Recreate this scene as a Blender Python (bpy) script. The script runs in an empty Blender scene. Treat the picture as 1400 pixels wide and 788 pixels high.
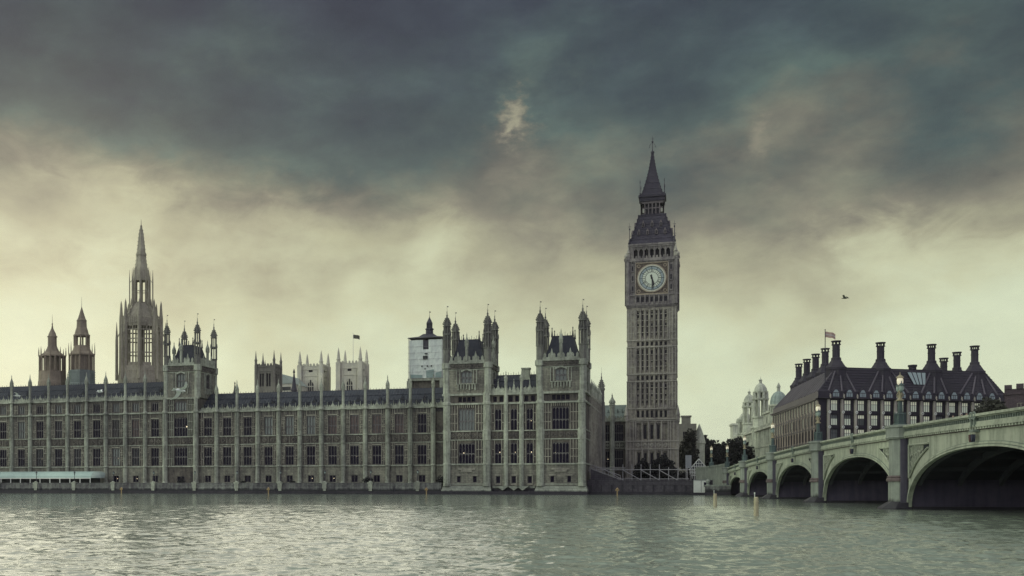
import bpy, bmesh, math, random
import numpy as np
from mathutils import Vector, Matrix
R = math.radians
random.seed(7)
rng = np.random.default_rng(11)
S = bpy.context.scene
COL = S.collection
# ------------------------------------------------------------------ camera, light, exposure
# metres; the palace river front runs along X, Y points west away from the camera, water is z = 0
EYE = 2.5
PHI = 0.31935
cd = bpy.data.cameras.new("camera")
cam = bpy.data.objects.new("camera", cd); COL.objects.link(cam)
cam.location = (0, 0, EYE); cam.rotation_euler = (R(90), 0, PHI)
cd.sensor_width = 36; cd.lens = 36*1500/1400
cd.shift_x = 260/1400; cd.shift_y = 268/1400
cd.clip_start = 0.5; cd.clip_end = 12000
S.camera = cam
S.view_settings.view_transform = 'Standard'; S.view_settings.look = 'None'
S.view_settings.gamma = 1; S.view_settings.exposure = 0.0
S.view_settings.use_curve_mapping = False
S.cycles.use_denoising = True; S.cycles.denoising_prefilter = 'NONE'; S.cycles.use_adaptive_sampling = False
S.cycles.max_bounces = 6; S.cycles.diffuse_bounces = 2; S.cycles.glossy_bounces = 3
S.cycles.transmission_bounces = 3; S.cycles.volume_bounces = 0; S.cycles.transparent_max_bounces = 6
S.cycles.sample_clamp_indirect = 4
SUN_AZ, SUN_EL = R(-34), R(10)          # azimuth from +Y (west), left of the picture

class NT:
    """small helper for shader node trees"""
    def __init__(s, tree): s.t = tree
    def n(s, typ, **kw):
        x = s.t.nodes.new(typ)
        for k, v in kw.items(): setattr(x, k, v)
        return x
    def put(s, sock, v):
        if isinstance(v, bpy.types.NodeSocket): s.t.links.new(v, sock)
        elif v is not None: sock.default_value = v
    def m(s, op, a, b=None, c=None, clamp=False):
        x = s.n('ShaderNodeMath', operation=op, use_clamp=clamp)
        for i, v in enumerate((a, b, c)):
            if v is not None: s.put(x.inputs[i], v)
        return x.outputs[0]
    def comb(s, a, b, c):
        x = s.n('ShaderNodeCombineXYZ')
        for i, v in enumerate((a, b, c)): s.put(x.inputs[i], v)
        return x.outputs[0]
    def noise(s, vec, scale, detail=3, rough=.5, dist=0, out='Fac'):
        x = s.n('ShaderNodeTexNoise'); s.put(x.inputs['Vector'], vec)
        x.inputs['Scale'].default_value = scale; x.inputs['Detail'].default_value = detail
        x.inputs['Roughness'].default_value = rough; x.inputs['Distortion'].default_value = dist
        return x.outputs[out]
    def ramp(s, fac, stops, interp='LINEAR'):
        x = s.n('ShaderNodeValToRGB'); cr = x.color_ramp; cr.interpolation = interp
        while len(cr.elements) < len(stops): cr.elements.new(.5)
        for e, (p, c) in zip(cr.elements, stops):
            e.position = p; e.color = (*c, 1) if len(c) == 3 else c
        s.put(x.inputs[0], fac); return x.outputs[0]
    def mix(s, fac, a, b, blend='MIX'):
        x = s.n('ShaderNodeMix', data_type='RGBA', blend_type=blend)
        s.put(x.inputs[0], fac)
        for i, v in ((6, a), (7, b)):
            if isinstance(v, tuple): v = (*v[:3], 1)
            s.put(x.inputs[i], v)
        return x.outputs[2]
    def smooth(s, v, lo, hi):
        x = s.n('ShaderNodeMapRange', interpolation_type='SMOOTHSTEP')
        s.put(x.inputs['Value'], v); x.inputs['From Min'].default_value = lo; x.inputs['From Max'].default_value = hi
        return x.outputs[0]

def build_world():
    w = bpy.data.worlds.new("World"); S.world = w; w.use_nodes = True
    w.node_tree.nodes.clear(); g = NT(w.node_tree)
    tc = g.n('ShaderNodeTexCoord').outputs['Generated']
    sep = g.n('ShaderNodeSeparateXYZ'); g.put(sep.inputs[0], tc)
    x, y, z = sep.outputs
    az = g.m('MULTIPLY', g.m('ARCTAN2', x, y), 57.2958)          # degrees from west, to the right
    el = g.m('MULTIPLY', g.m('ARCSINE', z), 57.2958)
    P = g.comb(g.m('MULTIPLY', az, .1), g.m('MULTIPLY', el, .17), 0.3)
    n1 = g.noise(P, .8, 2, .45, .15)
    n2 = g.noise(P, 2.0, 5, .52, .15)
    n3 = g.noise(P, 5.0, 5, .6, .1)
    v = g.m('ADD', g.m('ADD', el, .9), g.m('MULTIPLY', g.m('SUBTRACT', n1, .5), 7.0))
    v = g.m('ADD', v, g.m('MULTIPLY', g.m('SUBTRACT', n2, .5), 6.5))
    v = g.m('ADD', v, g.m('MULTIPLY', g.m('SUBTRACT', n3, .5), 2.4))
    # broad masses of cloud: (azimuth, elevation, half width, half height, strength); + darker, - lighter
    w1 = g.noise(P, 3.2, 4, .6, .3); w2 = g.noise(P, 3.7, 4, .6, .9)
    w3 = g.m('SUBTRACT', g.noise(P, 11, 4, .6), .5); w4 = g.m('SUBTRACT', g.noise(P, 13, 4, .6), .5)
    w1 = g.m('SUBTRACT', w1, .5); w2 = g.m('SUBTRACT', w2, .5)
    for (a, e, ra, re, s) in MASSES:
        a1, a2, ka, ke = (w1, w2, 4.6, 3.6) if ra > 1.2 else (w3, w4, ra*3.0, re*3.0)
        azw = g.m('ADD', az, g.m('MULTIPLY', a1, ka)); elw = g.m('ADD', el, g.m('MULTIPLY', a2, ke))
        da = g.m('DIVIDE', g.m('SUBTRACT', azw, a), ra); de = g.m('DIVIDE', g.m('SUBTRACT', elw, e), re)
        q = g.m('ADD', g.m('MULTIPLY', da, da), g.m('MULTIPLY', de, de))
        v = g.m('ADD', v, g.m('MULTIPLY', g.m('EXPONENT', g.m('MULTIPLY', q, -1.0)), s))
    t = g.m('DIVIDE', v, 30.0, clamp=True)
    col = g.ramp(t, [(0/30, (.74, .81, .615)), (7/30, (.70, .765, .545)), (9.8/30, (.585, .60, .405)), (12.2/30, (.42, .405, .278)),
                     (14.8/30, (.255, .238, .182)), (17.3/30, (.150, .153, .128)), (19.8/30, (.082, .112, .110)), (22.5/30, (.056, .077, .089)), (25.5/30, (.042, .051, .074)), (1, (.036, .038, .064))])
    # billows and streaks inside the dark cloud
    Pr = g.n('ShaderNodeMapping'); g.put(Pr.inputs[0], P); Pr.inputs['Rotation'].default_value = (0, 0, R(-32)); Pr.inputs['Scale'].default_value = (.95, 1.15, 1)
    n4 = g.noise(Pr.outputs[0], 1.7, 7, .6, .1)
    bil = g.ramp(n4, [(.30, (.70, .68, .74)), (.5, (.98, 1.0, .98)), (.70, (1.42, 1.50, 1.34))])
    col = g.mix(g.smooth(t, .30, .62), col, g.mix(1.0, col, bil, 'MULTIPLY'))
    # fine mottling of the cloud sheet
    col = g.mix(1.0, col, g.ramp(n3, [(.25, (.94, .94, .94)), (.75, (1.05, 1.05, 1.04))]), 'MULTIPLY')
    # unseen sky overhead and behind the camera, coloured to light fronts and water
    back = g.smooth(y, .35, -.25)
    up = g.smooth(el, 26, 44)
    col = g.mix(up, col, (.72, .82, .68))
    bright = g.mix(g.smooth(g.m('ADD', x, g.m('MULTIPLY', g.m('SUBTRACT', g.noise(P, 1.2, 3), .5), .3)), -1.0, .25), SOUTH, NORTH)
    fac = back
    col = g.mix(fac, col, bright)
    # glow round the veiled sun
    sd = (math.sin(SUN_AZ)*math.cos(SUN_EL), math.cos(SUN_AZ)*math.cos(SUN_EL), math.sin(SUN_EL))
    dt = g.m('ADD', g.m('ADD', g.m('MULTIPLY', x, sd[0]), g.m('MULTIPLY', y, sd[1])), g.m('MULTIPLY', z, sd[2]))
    ang = g.m('MULTIPLY', g.m('ARCCOSINE', g.m('MINIMUM', dt, 1.0)), 57.2958)
    gl = g.m('EXPONENT', g.m('MULTIPLY', g.m('MULTIPLY', ang, ang), -1/60.0))
    col = g.mix(g.m('MULTIPLY', g.m('MULTIPLY', gl, .12), g.m('SUBTRACT', 1.25, t), clamp=True), col, (1.0, 1.0, .80))
    sky = g.n('ShaderNodeTexSky'); sky.sky_type = 'NISHITA'; sky.sun_disc = False
    sky.sun_elevation = SUN_EL; sky.sun_rotation = SUN_AZ
    skc = g.mix(1.0, sky.outputs[0], (.08, .08, .08), 'MULTIPLY')
    col = g.mix(.05, col, skc)
    bg = g.n('ShaderNodeBackground'); g.put(bg.inputs[0], col); bg.inputs[1].default_value = 1.0
    out = g.n('ShaderNodeOutputWorld'); g.put(out.inputs[0], bg.outputs[0])

def sky_at(px, py):
    a = math.atan((px-440)/1500)
    return math.degrees(a - PHI), math.degrees(math.atan((662-py)/1500*math.cos(a)))
SOUTH, NORTH = (1.80, 2.0, 1.65), (.55, .54, .65)
MASSES = []
for (px, py, rx, ry, s) in [
        (700, 160, 22, 27, -7.0), (300, 130, 120, 40, 1.2), (110, 300, 150, 60, -3.6), (410, 310, 130, 55, -2.6), (250, 350, 160, 50, -1.2), (735, 80, 60, 42, -3.2), (690, 215, 40, 40, -2.5),
        (1037, 188, 12, 22, -2.2), (1075, 150, 60, 60, -1.5), (1190, 330, 50, 40, -3.0), (600, 325, 60, 40, -2.0), (180, 265, 50, 50, -2.0),
        (420, 210, 220, 90, 3.4), (870, 90, 160, 80, 2.2), (1250, 190, 160, 60, 2.0), (90, 110, 170, 70, 2.6), (850, 265, 150, 75, 3.4), (1280, 260, 170, 60, 1.6), (470, 20, 200, 40, 2.0),
        (1290, 300, 120, 40, 1.0), (330, 30, 60, 50, -2.6), (120, 30, 60, 60, -1.6), (1330, 30, 60, 40, -1.0), (60, 230, 120, 50, -1.5), (1350, 400, 120, 60, -2.0), (40, 430, 120, 70, -1.0), (1040, 300, 70, 60, 1.2)]:
    a_, e_ = sky_at(px, py)
    MASSES.append((a_, e_, math.degrees(rx/1500), math.degrees(ry/1500), s))
build_world()
sl = bpy.data.lights.new("sun", 'SUN'); sl.energy = .5; sl.angle = R(50); sl.color = (1, .93, .78)
so = bpy.data.objects.new("sun", sl); COL.objects.link(so)
_d = Vector((math.sin(SUN_AZ)*math.cos(SUN_EL), math.cos(SUN_AZ)*math.cos(SUN_EL), math.sin(SUN_EL)))
so.rotation_euler = _d.to_track_quat('Z', 'Y').to_euler(); so.location = (-60, 60, 120)

# ------------------------------------------------------------------ materials
def mat_plain(name, col, rough=.6, metal=0, emit=None, es=0, spec=.5):
    m = bpy.data.materials.new(name); m.use_nodes = True
    b = m.node_tree.nodes['Principled BSDF']
    b.inputs['Base Color'].default_value = (*col, 1); b.inputs['Roughness'].default_value = rough
    b.inputs['Metallic'].default_value = metal; b.inputs['Specular IOR Level'].default_value = spec
    if emit: b.inputs['Emission Color'].default_value = (*emit, 1); b.inputs['Emission Strength'].default_value = es
    return m
def mat_rough(name, col, dark, big=.12, fine=1.6, streak=.5, rough=.85, bump=.25, amount=.75, third=None, courses=0, tide=0):
    """weathered stone / metal: two tones mixed by cloudy noise, rain streaks and a fine grain"""
    m = mat_plain(name, col, rough, spec=.25); g = NT(m.node_tree)
    b = m.node_tree.nodes['Principled BSDF']
    geo = g.n('ShaderNodeNewGeometry').outputs['Position']
    n1 = g.noise(geo, big, 4, .6, .3)
    n2 = g.noise(geo, fine, 5, .65)
    mp = g.n('ShaderNodeMapping'); g.put(mp.inputs[0], geo); mp.inputs['Scale'].default_value = (1.1, 1.1, .10)
    n3 = g.noise(mp.outputs[0], 1.2, 3, .6)
    f = g.m('ADD', g.m('MULTIPLY', n1, .8), g.m('ADD', g.m('MULTIPLY', n2, .7), g.m('MULTIPLY', n3, streak)))
    mid = (.8+.7+streak)/2
    f = g.smooth(f, mid-.32, mid+.32)
    f = g.m('MULTIPLY', f, amount)
    c = g.mix(f, col, dark)
    pt = g.noise(geo, .055, 3, .55)
    c = g.mix(1.0, c, g.ramp(pt, [(.32, (.76, .755, .78)), (.68, (1.20, 1.20, 1.16))]), 'MULTIPLY')
    if tide:
        sz = g.n('ShaderNodeSeparateXYZ'); g.put(sz.inputs[0], geo)
        zz = g.m('ADD', sz.outputs[2], g.m('MULTIPLY', g.m('SUBTRACT', g.noise(mp.outputs[0], .9, 4, .6), .5), 1.3))
        c = g.mix(g.smooth(zz, tide+.35, tide-.25), c, (.040, .040, .044))
    if third: c = g.mix(g.smooth(g.noise(geo, big*2.3, 3, .6), .52, .72), c, third)
    if courses:
        br = g.n('ShaderNodeTexBrick'); mp2 = g.n('ShaderNodeMapping'); g.put(mp2.inputs[0], geo)
        sp = g.n('ShaderNodeSeparateXYZ'); g.put(sp.inputs[0], geo)
        g.put(br.inputs['Vector'], g.comb(g.m('ADD', sp.outputs[0], g.m('MULTIPLY', sp.outputs[1], .83)), sp.outputs[2], 0))
        br.inputs['Scale'].default_value = 1; br.inputs['Brick Width'].default_value = courses*2.2; br.inputs['Row Height'].default_value = courses
        br.inputs['Mortar Size'].default_value = .035; br.inputs['Color1'].default_value = (1, 1, 1, 1); br.inputs['Color2'].default_value = (.80, .80, .82, 1)
        br.inputs['Mortar'].default_value = (.55, .55, .55, 1)
        c = g.mix(1.0, c, br.outputs[0], 'MULTIPLY')
    g.put(b.inputs['Base Color'], c)
    if bump:
        bp = g.n('ShaderNodeBump'); bp.inputs['Strength'].default_value = bump; bp.inputs['Distance'].default_value = .12
        g.put(bp.inputs['Height'], n2); g.put(b.inputs['Normal'], bp.outputs[0])
    return m
M = {}
M['wall'] = mat_rough('sooty_limestone', (.18, .163, .135), (.030, .024, .034), .22, 1.5, .6, amount=.95, third=(.105, .09, .08))
M['trim'] = mat_rough('pale_limestone', (.48, .51, .415), (.14, .14, .125), .2, 1.5, .7, amount=.85)
M['ashlar'] = mat_rough('clean_ashlar', (.36, .355, .28), (.095, .088, .085), .25, 1.3, .8, amount=.9, third=(.29, .27, .225), courses=.42)
M['mullion'] = mat_rough('grey_mullion_stone', (.20, .19, .185), (.09, .082, .095), .4, 2, .4)
M['rib'] = mat_rough('blind_tracery_stone', (.46, .445, .36), (.14, .125, .12), .3, 1.6, .6)
M['tower'] = mat_rough('clock_tower_stone', (.36, .34, .275), (.10, .088, .09), .15, 1.4, .8, amount=.95, third=(.28, .255, .245))
M['tower_top'] = mat_rough('smoky_clock_stage_stone', (.27, .25, .235), (.10, .088, .10), .18, 1.3, .8, amount=.9)
M['tower_rib'] = mat_rough('clock_tower_pale_stone', (.43, .415, .35), (.19, .175, .17), .15, 1.4, .6, amount=.8)
M['carve'] = mat_rough('carved_stone', (.23, .215, .18), (.05, .042, .05), .4, 2.2, .4, amount=.95)
M['slate'] = mat_rough('iron_roof_tiles', (.050, .055, .076), (.022, .023, .038), .25, 1.5, .5, rough=.6, amount=.9)
M['tower_roof'] = mat_rough('dark_cast_iron_spire', (.050, .044, .066), (.024, .020, .036), .3, 1.6, .5, rough=.55, amount=.9)
M['green_roof'] = mat_rough('verdigris_roof', (.22, .26, .25), (.12, .14, .14), .3, 1.5, .6, rough=.6)
M['brown_turret'] = mat_rough('brown_stone', (.31, .26, .205), (.16, .13, .105), .2, 1.4, .6)
M['spire'] = mat_rough('spire_stone', (.43, .40, .315), (.19, .17, .14), .2, 1.3, .6)
M['dark_metal'] = mat_rough('dark_ironwork', (.06, .055, .075), (.03, .028, .045), .3, 2, .4, rough=.5)
M['abbey'] = mat_rough('abbey_stone', (.66, .64, .52), (.42, .41, .35), .12, .9, .6, third=(.52, .51, .45))
M['church'] = mat_rough('church_stone', (.27, .26, .22), (.15, .14, .13), .15, .9, .6)
M['white_stone'] = mat_rough('portland_stone', (.64, .66, .55), (.22, .235, .20), .15, 1.1, .9, amount=.75)
M['bridge'] = mat_rough('bridge_green_paint', (.45, .475, .38), (.22, .24, .195), .22, 1.3, 1.3, rough=.6, bump=.12, amount=.85, third=(.38, .39, .32))
M['bridge_dk'] = mat_rough('bridge_dark_green', (.22, .255, .225), (.13, .155, .145), .3, 1.8, .5, rough=.6)
M['pier'] = mat_rough('pier_granite', (.30, .325, .285), (.17, .18, .17), .3, 1.4, 1.2, bump=.2, amount=.85, tide=.85)
M['pier_flank_shade'] = mat_rough('shade_dark_granite', (.12, .11, .145), (.06, .052, .08), .4, 1.6, 1.2)  # shade on the pier sides put into a darker granite colour
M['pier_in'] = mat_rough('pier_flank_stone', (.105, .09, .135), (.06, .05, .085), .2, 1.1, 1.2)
M['niche'] = mat_rough('niche_shade', (.085, .075, .085), (.03, .026, .036), .5, 2, .4)  # dark tone standing in for shade in niches and under the cornice
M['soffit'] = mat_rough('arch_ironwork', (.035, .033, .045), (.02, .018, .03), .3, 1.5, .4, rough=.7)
M['dentil'] = mat_rough('dentil_red_brown', (.12, .085, .085), (.055, .04, .048), .4, 2, .3)  # red-brown, darkened to paint shadow along the parapet
M['pier_band'] = mat_rough('dark_pier_moulding', (.16, .125, .125), (.08, .06, .068), .4, 2, .4)
M['river_wall'] = mat_rough('river_wall_granite', (.28, .29, .265), (.10, .09, .105), .18, 1.2, 1.1, amount=.95, courses=.45, tide=1.25)
M['weed'] = mat_rough('wet_weedy_stone', (.045, .04, .05), (.02, .018, .028), .4, 1.6, .6, rough=.5)
M['brick'] = mat_rough('dark_brick', (.115, .085, .095), (.065, .05, .065), .2, 2.0, .5, courses=.32)
M['bronze'] = mat_rough('bronze_roof', (.045, .038, .055), (.024, .020, .034), .3, 1.5, .5, rough=.55)
M['bronze_frame'] = mat_rough('bronze_frame', (.034, .028, .042), (.018, .015, .026), .3, 1.5, .4, rough=.5)
M['bronze_rib'] = mat_rough('bronze_roof_rib', (.12, .105, .13), (.07, .06, .08), .3, 1.5, .4, rough=.5)
M['ph_pier'] = mat_rough('sandstone_pier', (.42, .39, .34), (.28, .255, .24), .3, 1.5, .5)
M['ph_side'] = mat_rough('sandstone_side_pier', (.46, .39, .34), (.30, .25, .23), .3, 1.5, .5)
M['glass'] = mat_plain('dark_glass', (.010, .006, .022), .2, spec=.10)
M['glass_day'] = mat_plain('pale_reflecting_glass', (.16, .18, .17), .15)  # pale sky reflection put into the base colour
M['glass_dim'] = mat_plain('dim_glass', (.025, .023, .034), .15, spec=.25)
M['glass_curtain'] = mat_rough('half_drawn_curtains', (.11, .10, .095), (.03, .028, .036), .9, 1.0, .3, rough=.3)
M['glass_red'] = mat_rough('curtained_glass', (.17, .12, .11), (.05, .045, .055), .7, 1.2, .3, rough=.3)
M['blind'] = mat_plain('drawn_cream_blind', (.80, .80, .64), .6, emit=(.9, .95, .70), es=.22)  # faint emission added to brighten the blinds
M['blind_glass'] = mat_plain('bright_office_glass', (.46, .50, .42), .2, emit=(.85, .95, .75), es=.20)  # emission added to brighten the panes
M['stair_wall'] = mat_rough('dark_embankment_stone', (.12, .11, .125), (.05, .043, .058), .25, 1.3, .9, courses=.45)
M['louvre'] = mat_rough('belfry_louvres', (.040, .036, .046), (.015, .014, .02), .6, 2, .3)
M['sheet'] = mat_rough('scaffold_sheeting', (.78, .83, .78), (.50, .55, .53), .22, .9, .8, rough=.5, amount=.8)
M['teal_sheet'] = mat_rough('green_debris_net', (.36, .45, .43), (.18, .25, .25), .3, 1.5, .4)
M['steel'] = mat_rough('scaffold_tube', (.36, .35, .36), (.24, .23, .25), .3, 2, .4, rough=.5)
M['marquee'] = mat_rough('mint_canvas', (.42, .54, .50), (.34, .45, .42), .3, 1.5, .6, rough=.5, amount=.6)
M['white'] = mat_rough('white_paint', (.74, .76, .70), (.60, .62, .57), .5, 2, .5, rough=.5)
M['gull'] = mat_rough('gull_plumage', (.92, .94, .90), (.72, .76, .75), 2, 8, .3)
M['gull_dark'] = mat_rough('dark_plumage', (.10, .10, .085), (.06, .06, .05), 2, 8, .3)
M['leaf'] = mat_rough('dark_foliage', (.035, .034, .036), (.018, .017, .022), .5, 1.5, .1, amount=.9)
M['leaf_pale'] = mat_rough('dull_foliage', (.07, .07, .055), (.04, .038, .036), .5, 1.5, .1)
M['bark'] = mat_rough('bark', (.06, .05, .045), (.03, .026, .026), .6, 2, .6)
M['wood'] = mat_rough('weathered_timber', (.52, .47, .32), (.32, .27, .18), .9, 3, .8)
M['ochre'] = mat_rough('ochre_paint', (.42, .31, .16), (.24, .16, .09), .9, 3, .5)
M['lamp_iron'] = mat_rough('lamp_green_iron', (.10, .14, .13), (.05, .07, .075), .6, 3, .4, rough=.5)
M['gilt'] = mat_rough('gilding', (.42, .37, .24), (.28, .24, .17), .9, 3, .3, rough=.4)
M['lamp_glass'] = mat_plain('lit_lamp_glass', (.8, .75, .6), .3, emit=(1, .88, .62), es=.32)
M['lantern_glass'] = mat_plain('lantern_side_glass', (.25, .31, .28), .3)
M['bulb'] = mat_plain('lit_bulb', (.9, .8, .6), .4, emit=(1, .80, .50), es=.9)
M['dial'] = mat_plain('opal_dial_glass', (.50, .55, .45), .35, emit=(.76, .88, .68), es=.10)
M['dial_ring'] = mat_rough('dial_minute_ring', (.30, .36, .38), (.24, .29, .31), .8, 3, .3)
M['black'] = mat_plain('black_paint', (.012, .012, .018), .5)
M['clock_gilt'] = mat_rough('clock_gilt', (.38, .32, .24), (.20, .165, .13), .9, 2, .3, rough=.5)
M['clock_red'] = mat_rough('clock_dark_surround', (.13, .105, .09), (.06, .05, .05), 1.2, 3, .3)
M['red'] = mat_rough('red_shield', (.13, .07, .07), (.07, .04, .045), .9, 3, .3)
M['blue'] = mat_rough('dark_blue_shield', (.05, .055, .09), (.03, .03, .05), .9, 3, .3)
M['flag_red'] = mat_rough('red_bunting', (.50, .36, .30), (.42, .28, .25), .9, 3, .3)
M['flag_white'] = mat_plain('white_bunting', (.55, .53, .50), .8)
M['flag_blue'] = mat_plain('blue_bunting', (.07, .075, .12), .8)
M['copper'] = mat_rough('copper_dome', (.40, .47, .43), (.27, .33, .31), .3, 1.3, .6)
M['asphalt'] = mat_rough('asphalt', (.055, .055, .058), (.04, .04, .045), .3, 2, .1)
M['paving'] = mat_rough('ground_paving', (.13, .125, .12), (.08, .078, .08), .2, 1, .1)
M['panel_grey'] = mat_rough('grey_panel', (.24, .25, .27), (.18, .19, .21), .5, 2, .4)
M['shrub'] = M['leaf']
# ------------------------------------------------------------------ mesh helpers
class MB:
    """collects shapes and links them as ONE mesh object"""
    def __init__(s): s.v = []; s.f = []; s.T = None
    def at(s, x=0, y=0, z=0, rz=0): s.T = (x, y, z, math.cos(rz), math.sin(rz)); return s
    def add(s, vs, fs):
        b = len(s.v)
        if s.T:
            x, y, z, c, n = s.T
            vs = [(x+p[0]*c-p[1]*n, y+p[0]*n+p[1]*c, z+p[2]) for p in vs]
        s.v.extend(vs); s.f.extend([tuple(i+b for i in f) for f in fs]); return s
    def box(s, x0, x1, y0, y1, z0, z1):
        return s.add([(x0,y0,z0),(x1,y0,z0),(x1,y1,z0),(x0,y1,z0),(x0,y0,z1),(x1,y0,z1),(x1,y1,z1),(x0,y1,z1)],
                     [(0,3,2,1),(4,5,6,7),(0,1,5,4),(1,2,6,5),(2,3,7,6),(3,0,4,7)])
    def quad(s, a, b, c, d): return s.add([a,b,c,d], [(0,1,2,3)])
    def poly(s, pts): return s.add(list(pts), [tuple(range(len(pts)))])
    def prism(s, pts, z0, z1):
        n = len(pts)
        return s.add([(p[0],p[1],z0) for p in pts]+[(p[0],p[1],z1) for p in pts],
                     [tuple(range(n))[::-1], tuple(range(n,2*n))]+[(i,(i+1)%n,(i+1)%n+n,i+n) for i in range(n)])
    def loft(s, rings, cap=True):
        """rings: lists of equal length, bottom to top"""
        n = len(rings[0]); vs = [p for r in rings for p in r]; fs = []
        for k in range(len(rings)-1):
            for i in range(n):
                j = (i+1) % n; fs.append((k*n+i, k*n+j, (k+1)*n+j, (k+1)*n+i))
        if cap: fs += [tuple(range(n))[::-1], tuple(range((len(rings)-1)*n, len(rings)*n))]
        return s.add(vs, fs)
    def lathe(s, prof, n=8, cx=0, cy=0, ph=None):
        ph = math.pi/n if ph is None else ph
        return s.loft([[(cx+r*math.cos(ph+i*2*math.pi/n), cy+r*math.sin(ph+i*2*math.pi/n), z) for i in range(n)] for r, z in prof])
    def sqloft(s, prof, cx=0, cy=0):
        return s.loft([[(cx-r,cy-r,z),(cx+r,cy-r,z),(cx+r,cy+r,z),(cx-r,cy+r,z)] for r, z in prof])
    def tube(s, a, b, r0, r1=None, n=6):
        r1 = r0 if r1 is None else r1
        a, b = Vector(a), Vector(b); d = (b-a).normalized()
        u = d.orthogonal().normalized(); w = d.cross(u)
        ring = lambda c, r: [tuple(c+u*(r*math.cos(i*2*math.pi/n))+w*(r*math.sin(i*2*math.pi/n))) for i in range(n)]
        return s.loft([ring(a, r0), ring(b, r1)])
    def path(s, pts, r, n=6):
        for a, b in zip(pts, pts[1:]): s.tube(a, b, r, r, n)
        return s
    def wall(s, x0, x1, z0, z1, ops=(), y=0.0, d=.45, back=False):
        """a wall sheet facing -y with real openings and reveals"""
        xs = sorted({x0, x1, *[o[0] for o in ops], *[o[1] for o in ops]}); zs = sorted({z0, z1, *[o[2] for o in ops], *[o[3] for o in ops]})
        xs = [x for x in xs if x0-1e-6 <= x <= x1+1e-6]; zs = [z for z in zs if z0-1e-6 <= z <= z1+1e-6]
        for a, b in zip(zs, zs[1:]):
            run = None
            for c, e in zip(xs, xs[1:]):
                mx, mz = (c+e)/2, (a+b)/2
                solid = not any(o[0] < mx < o[1] and o[2] < mz < o[3] for o in ops)
                if solid: run = (run[0], e) if run else (c, e)
                if (not solid or e == xs[-1]) and run:
                    s.quad((run[0],y,a),(run[1],y,a),(run[1],y,b),(run[0],y,b)); run = None
        for o in ops:
            a, b, c, e = o[:4]; Y = y+d
            s.quad((a,y,c),(a,y,e),(a,Y,e),(a,Y,c)); s.quad((b,y,e),(b,y,c),(b,Y,c),(b,Y,e))
            s.quad((a,y,e),(b,y,e),(b,Y,e),(a,Y,e)); s.quad((b,y,c),(a,y,c),(a,Y,c),(b,Y,c))
            if back: s.quad((a,Y,c),(b,Y,c),(b,Y,e),(a,Y,e))
        return s
    def mesh(s, name, m):
        me = bpy.data.meshes.new(name); me.from_pydata(s.v, [], s.f); me.materials.append(m); me.update(); return me

def base_z(o):
    while o.parent: o = o.parent
    return ZB.get(o.name, 0)
ZB = {}
def thing(name, label, cat, loc=(0,0,0), rz=0, group=None, kind=None):
    """an Empty at the thing's base; heights inside are metres above the water"""
    o = bpy.data.objects.new(name, None); COL.objects.link(o)
    o.location = loc; o.rotation_euler = (0,0,rz); o.empty_display_size = 1
    o['label'] = label; o['category'] = cat
    if group: o['group'] = group
    if kind: o['kind'] = kind
    ZB[o.name] = loc[2]; return o
def part(name, mb, m, parent, label=None, loc=None, rz=0, kind=None):
    """mb: an MB or a shared mesh; without loc the mesh lies in its thing's frame with heights above the water"""
    me = mb.mesh(name, M[m] if isinstance(m, str) else m) if isinstance(mb, MB) else mb
    o = bpy.data.objects.new(name, me); COL.objects.link(o); o.parent = parent
    top = parent.parent is None
    dz = -base_z(parent) if top else 0
    if loc is None: o.location = (0, 0, dz) if top else (0, 0, 0)
    else: o.location = (loc[0], loc[1], loc[2]+dz) if top else loc
    o.rotation_euler = (0,0,rz)
    if label: o['label'] = label
    if kind: o['kind'] = kind
    return o
def solo(name, mb, m, label, cat, loc=(0,0,0), rz=0, group=None, kind=None):
    """a thing that is one mesh"""
    me = mb.mesh(name, M[m]) if isinstance(mb, MB) else mb
    o = bpy.data.objects.new(name, me); COL.objects.link(o); o.location = loc; o.rotation_euler = (0,0,rz)
    if label: o['label'] = label
    if cat: o['category'] = cat
    if group: o['group'] = group
    if kind: o['kind'] = kind
    return o
def dup(root, loc, rz=0, label=None):
    r = root.copy(); COL.objects.link(r); r.location = loc; r.rotation_euler = (0,0,rz); ZB[r.name] = loc[2]
    if label: r['label'] = label
    for ch in list(root.children):
        c = ch.copy(); COL.objects.link(c); c.parent = r
        for g in list(ch.children):
            k = g.copy(); COL.objects.link(k); k.parent = c
    return r
CACHE = {}
def cached(key, fn):
    if key not in CACHE: CACHE[key] = fn()
    return CACHE[key]

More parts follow.
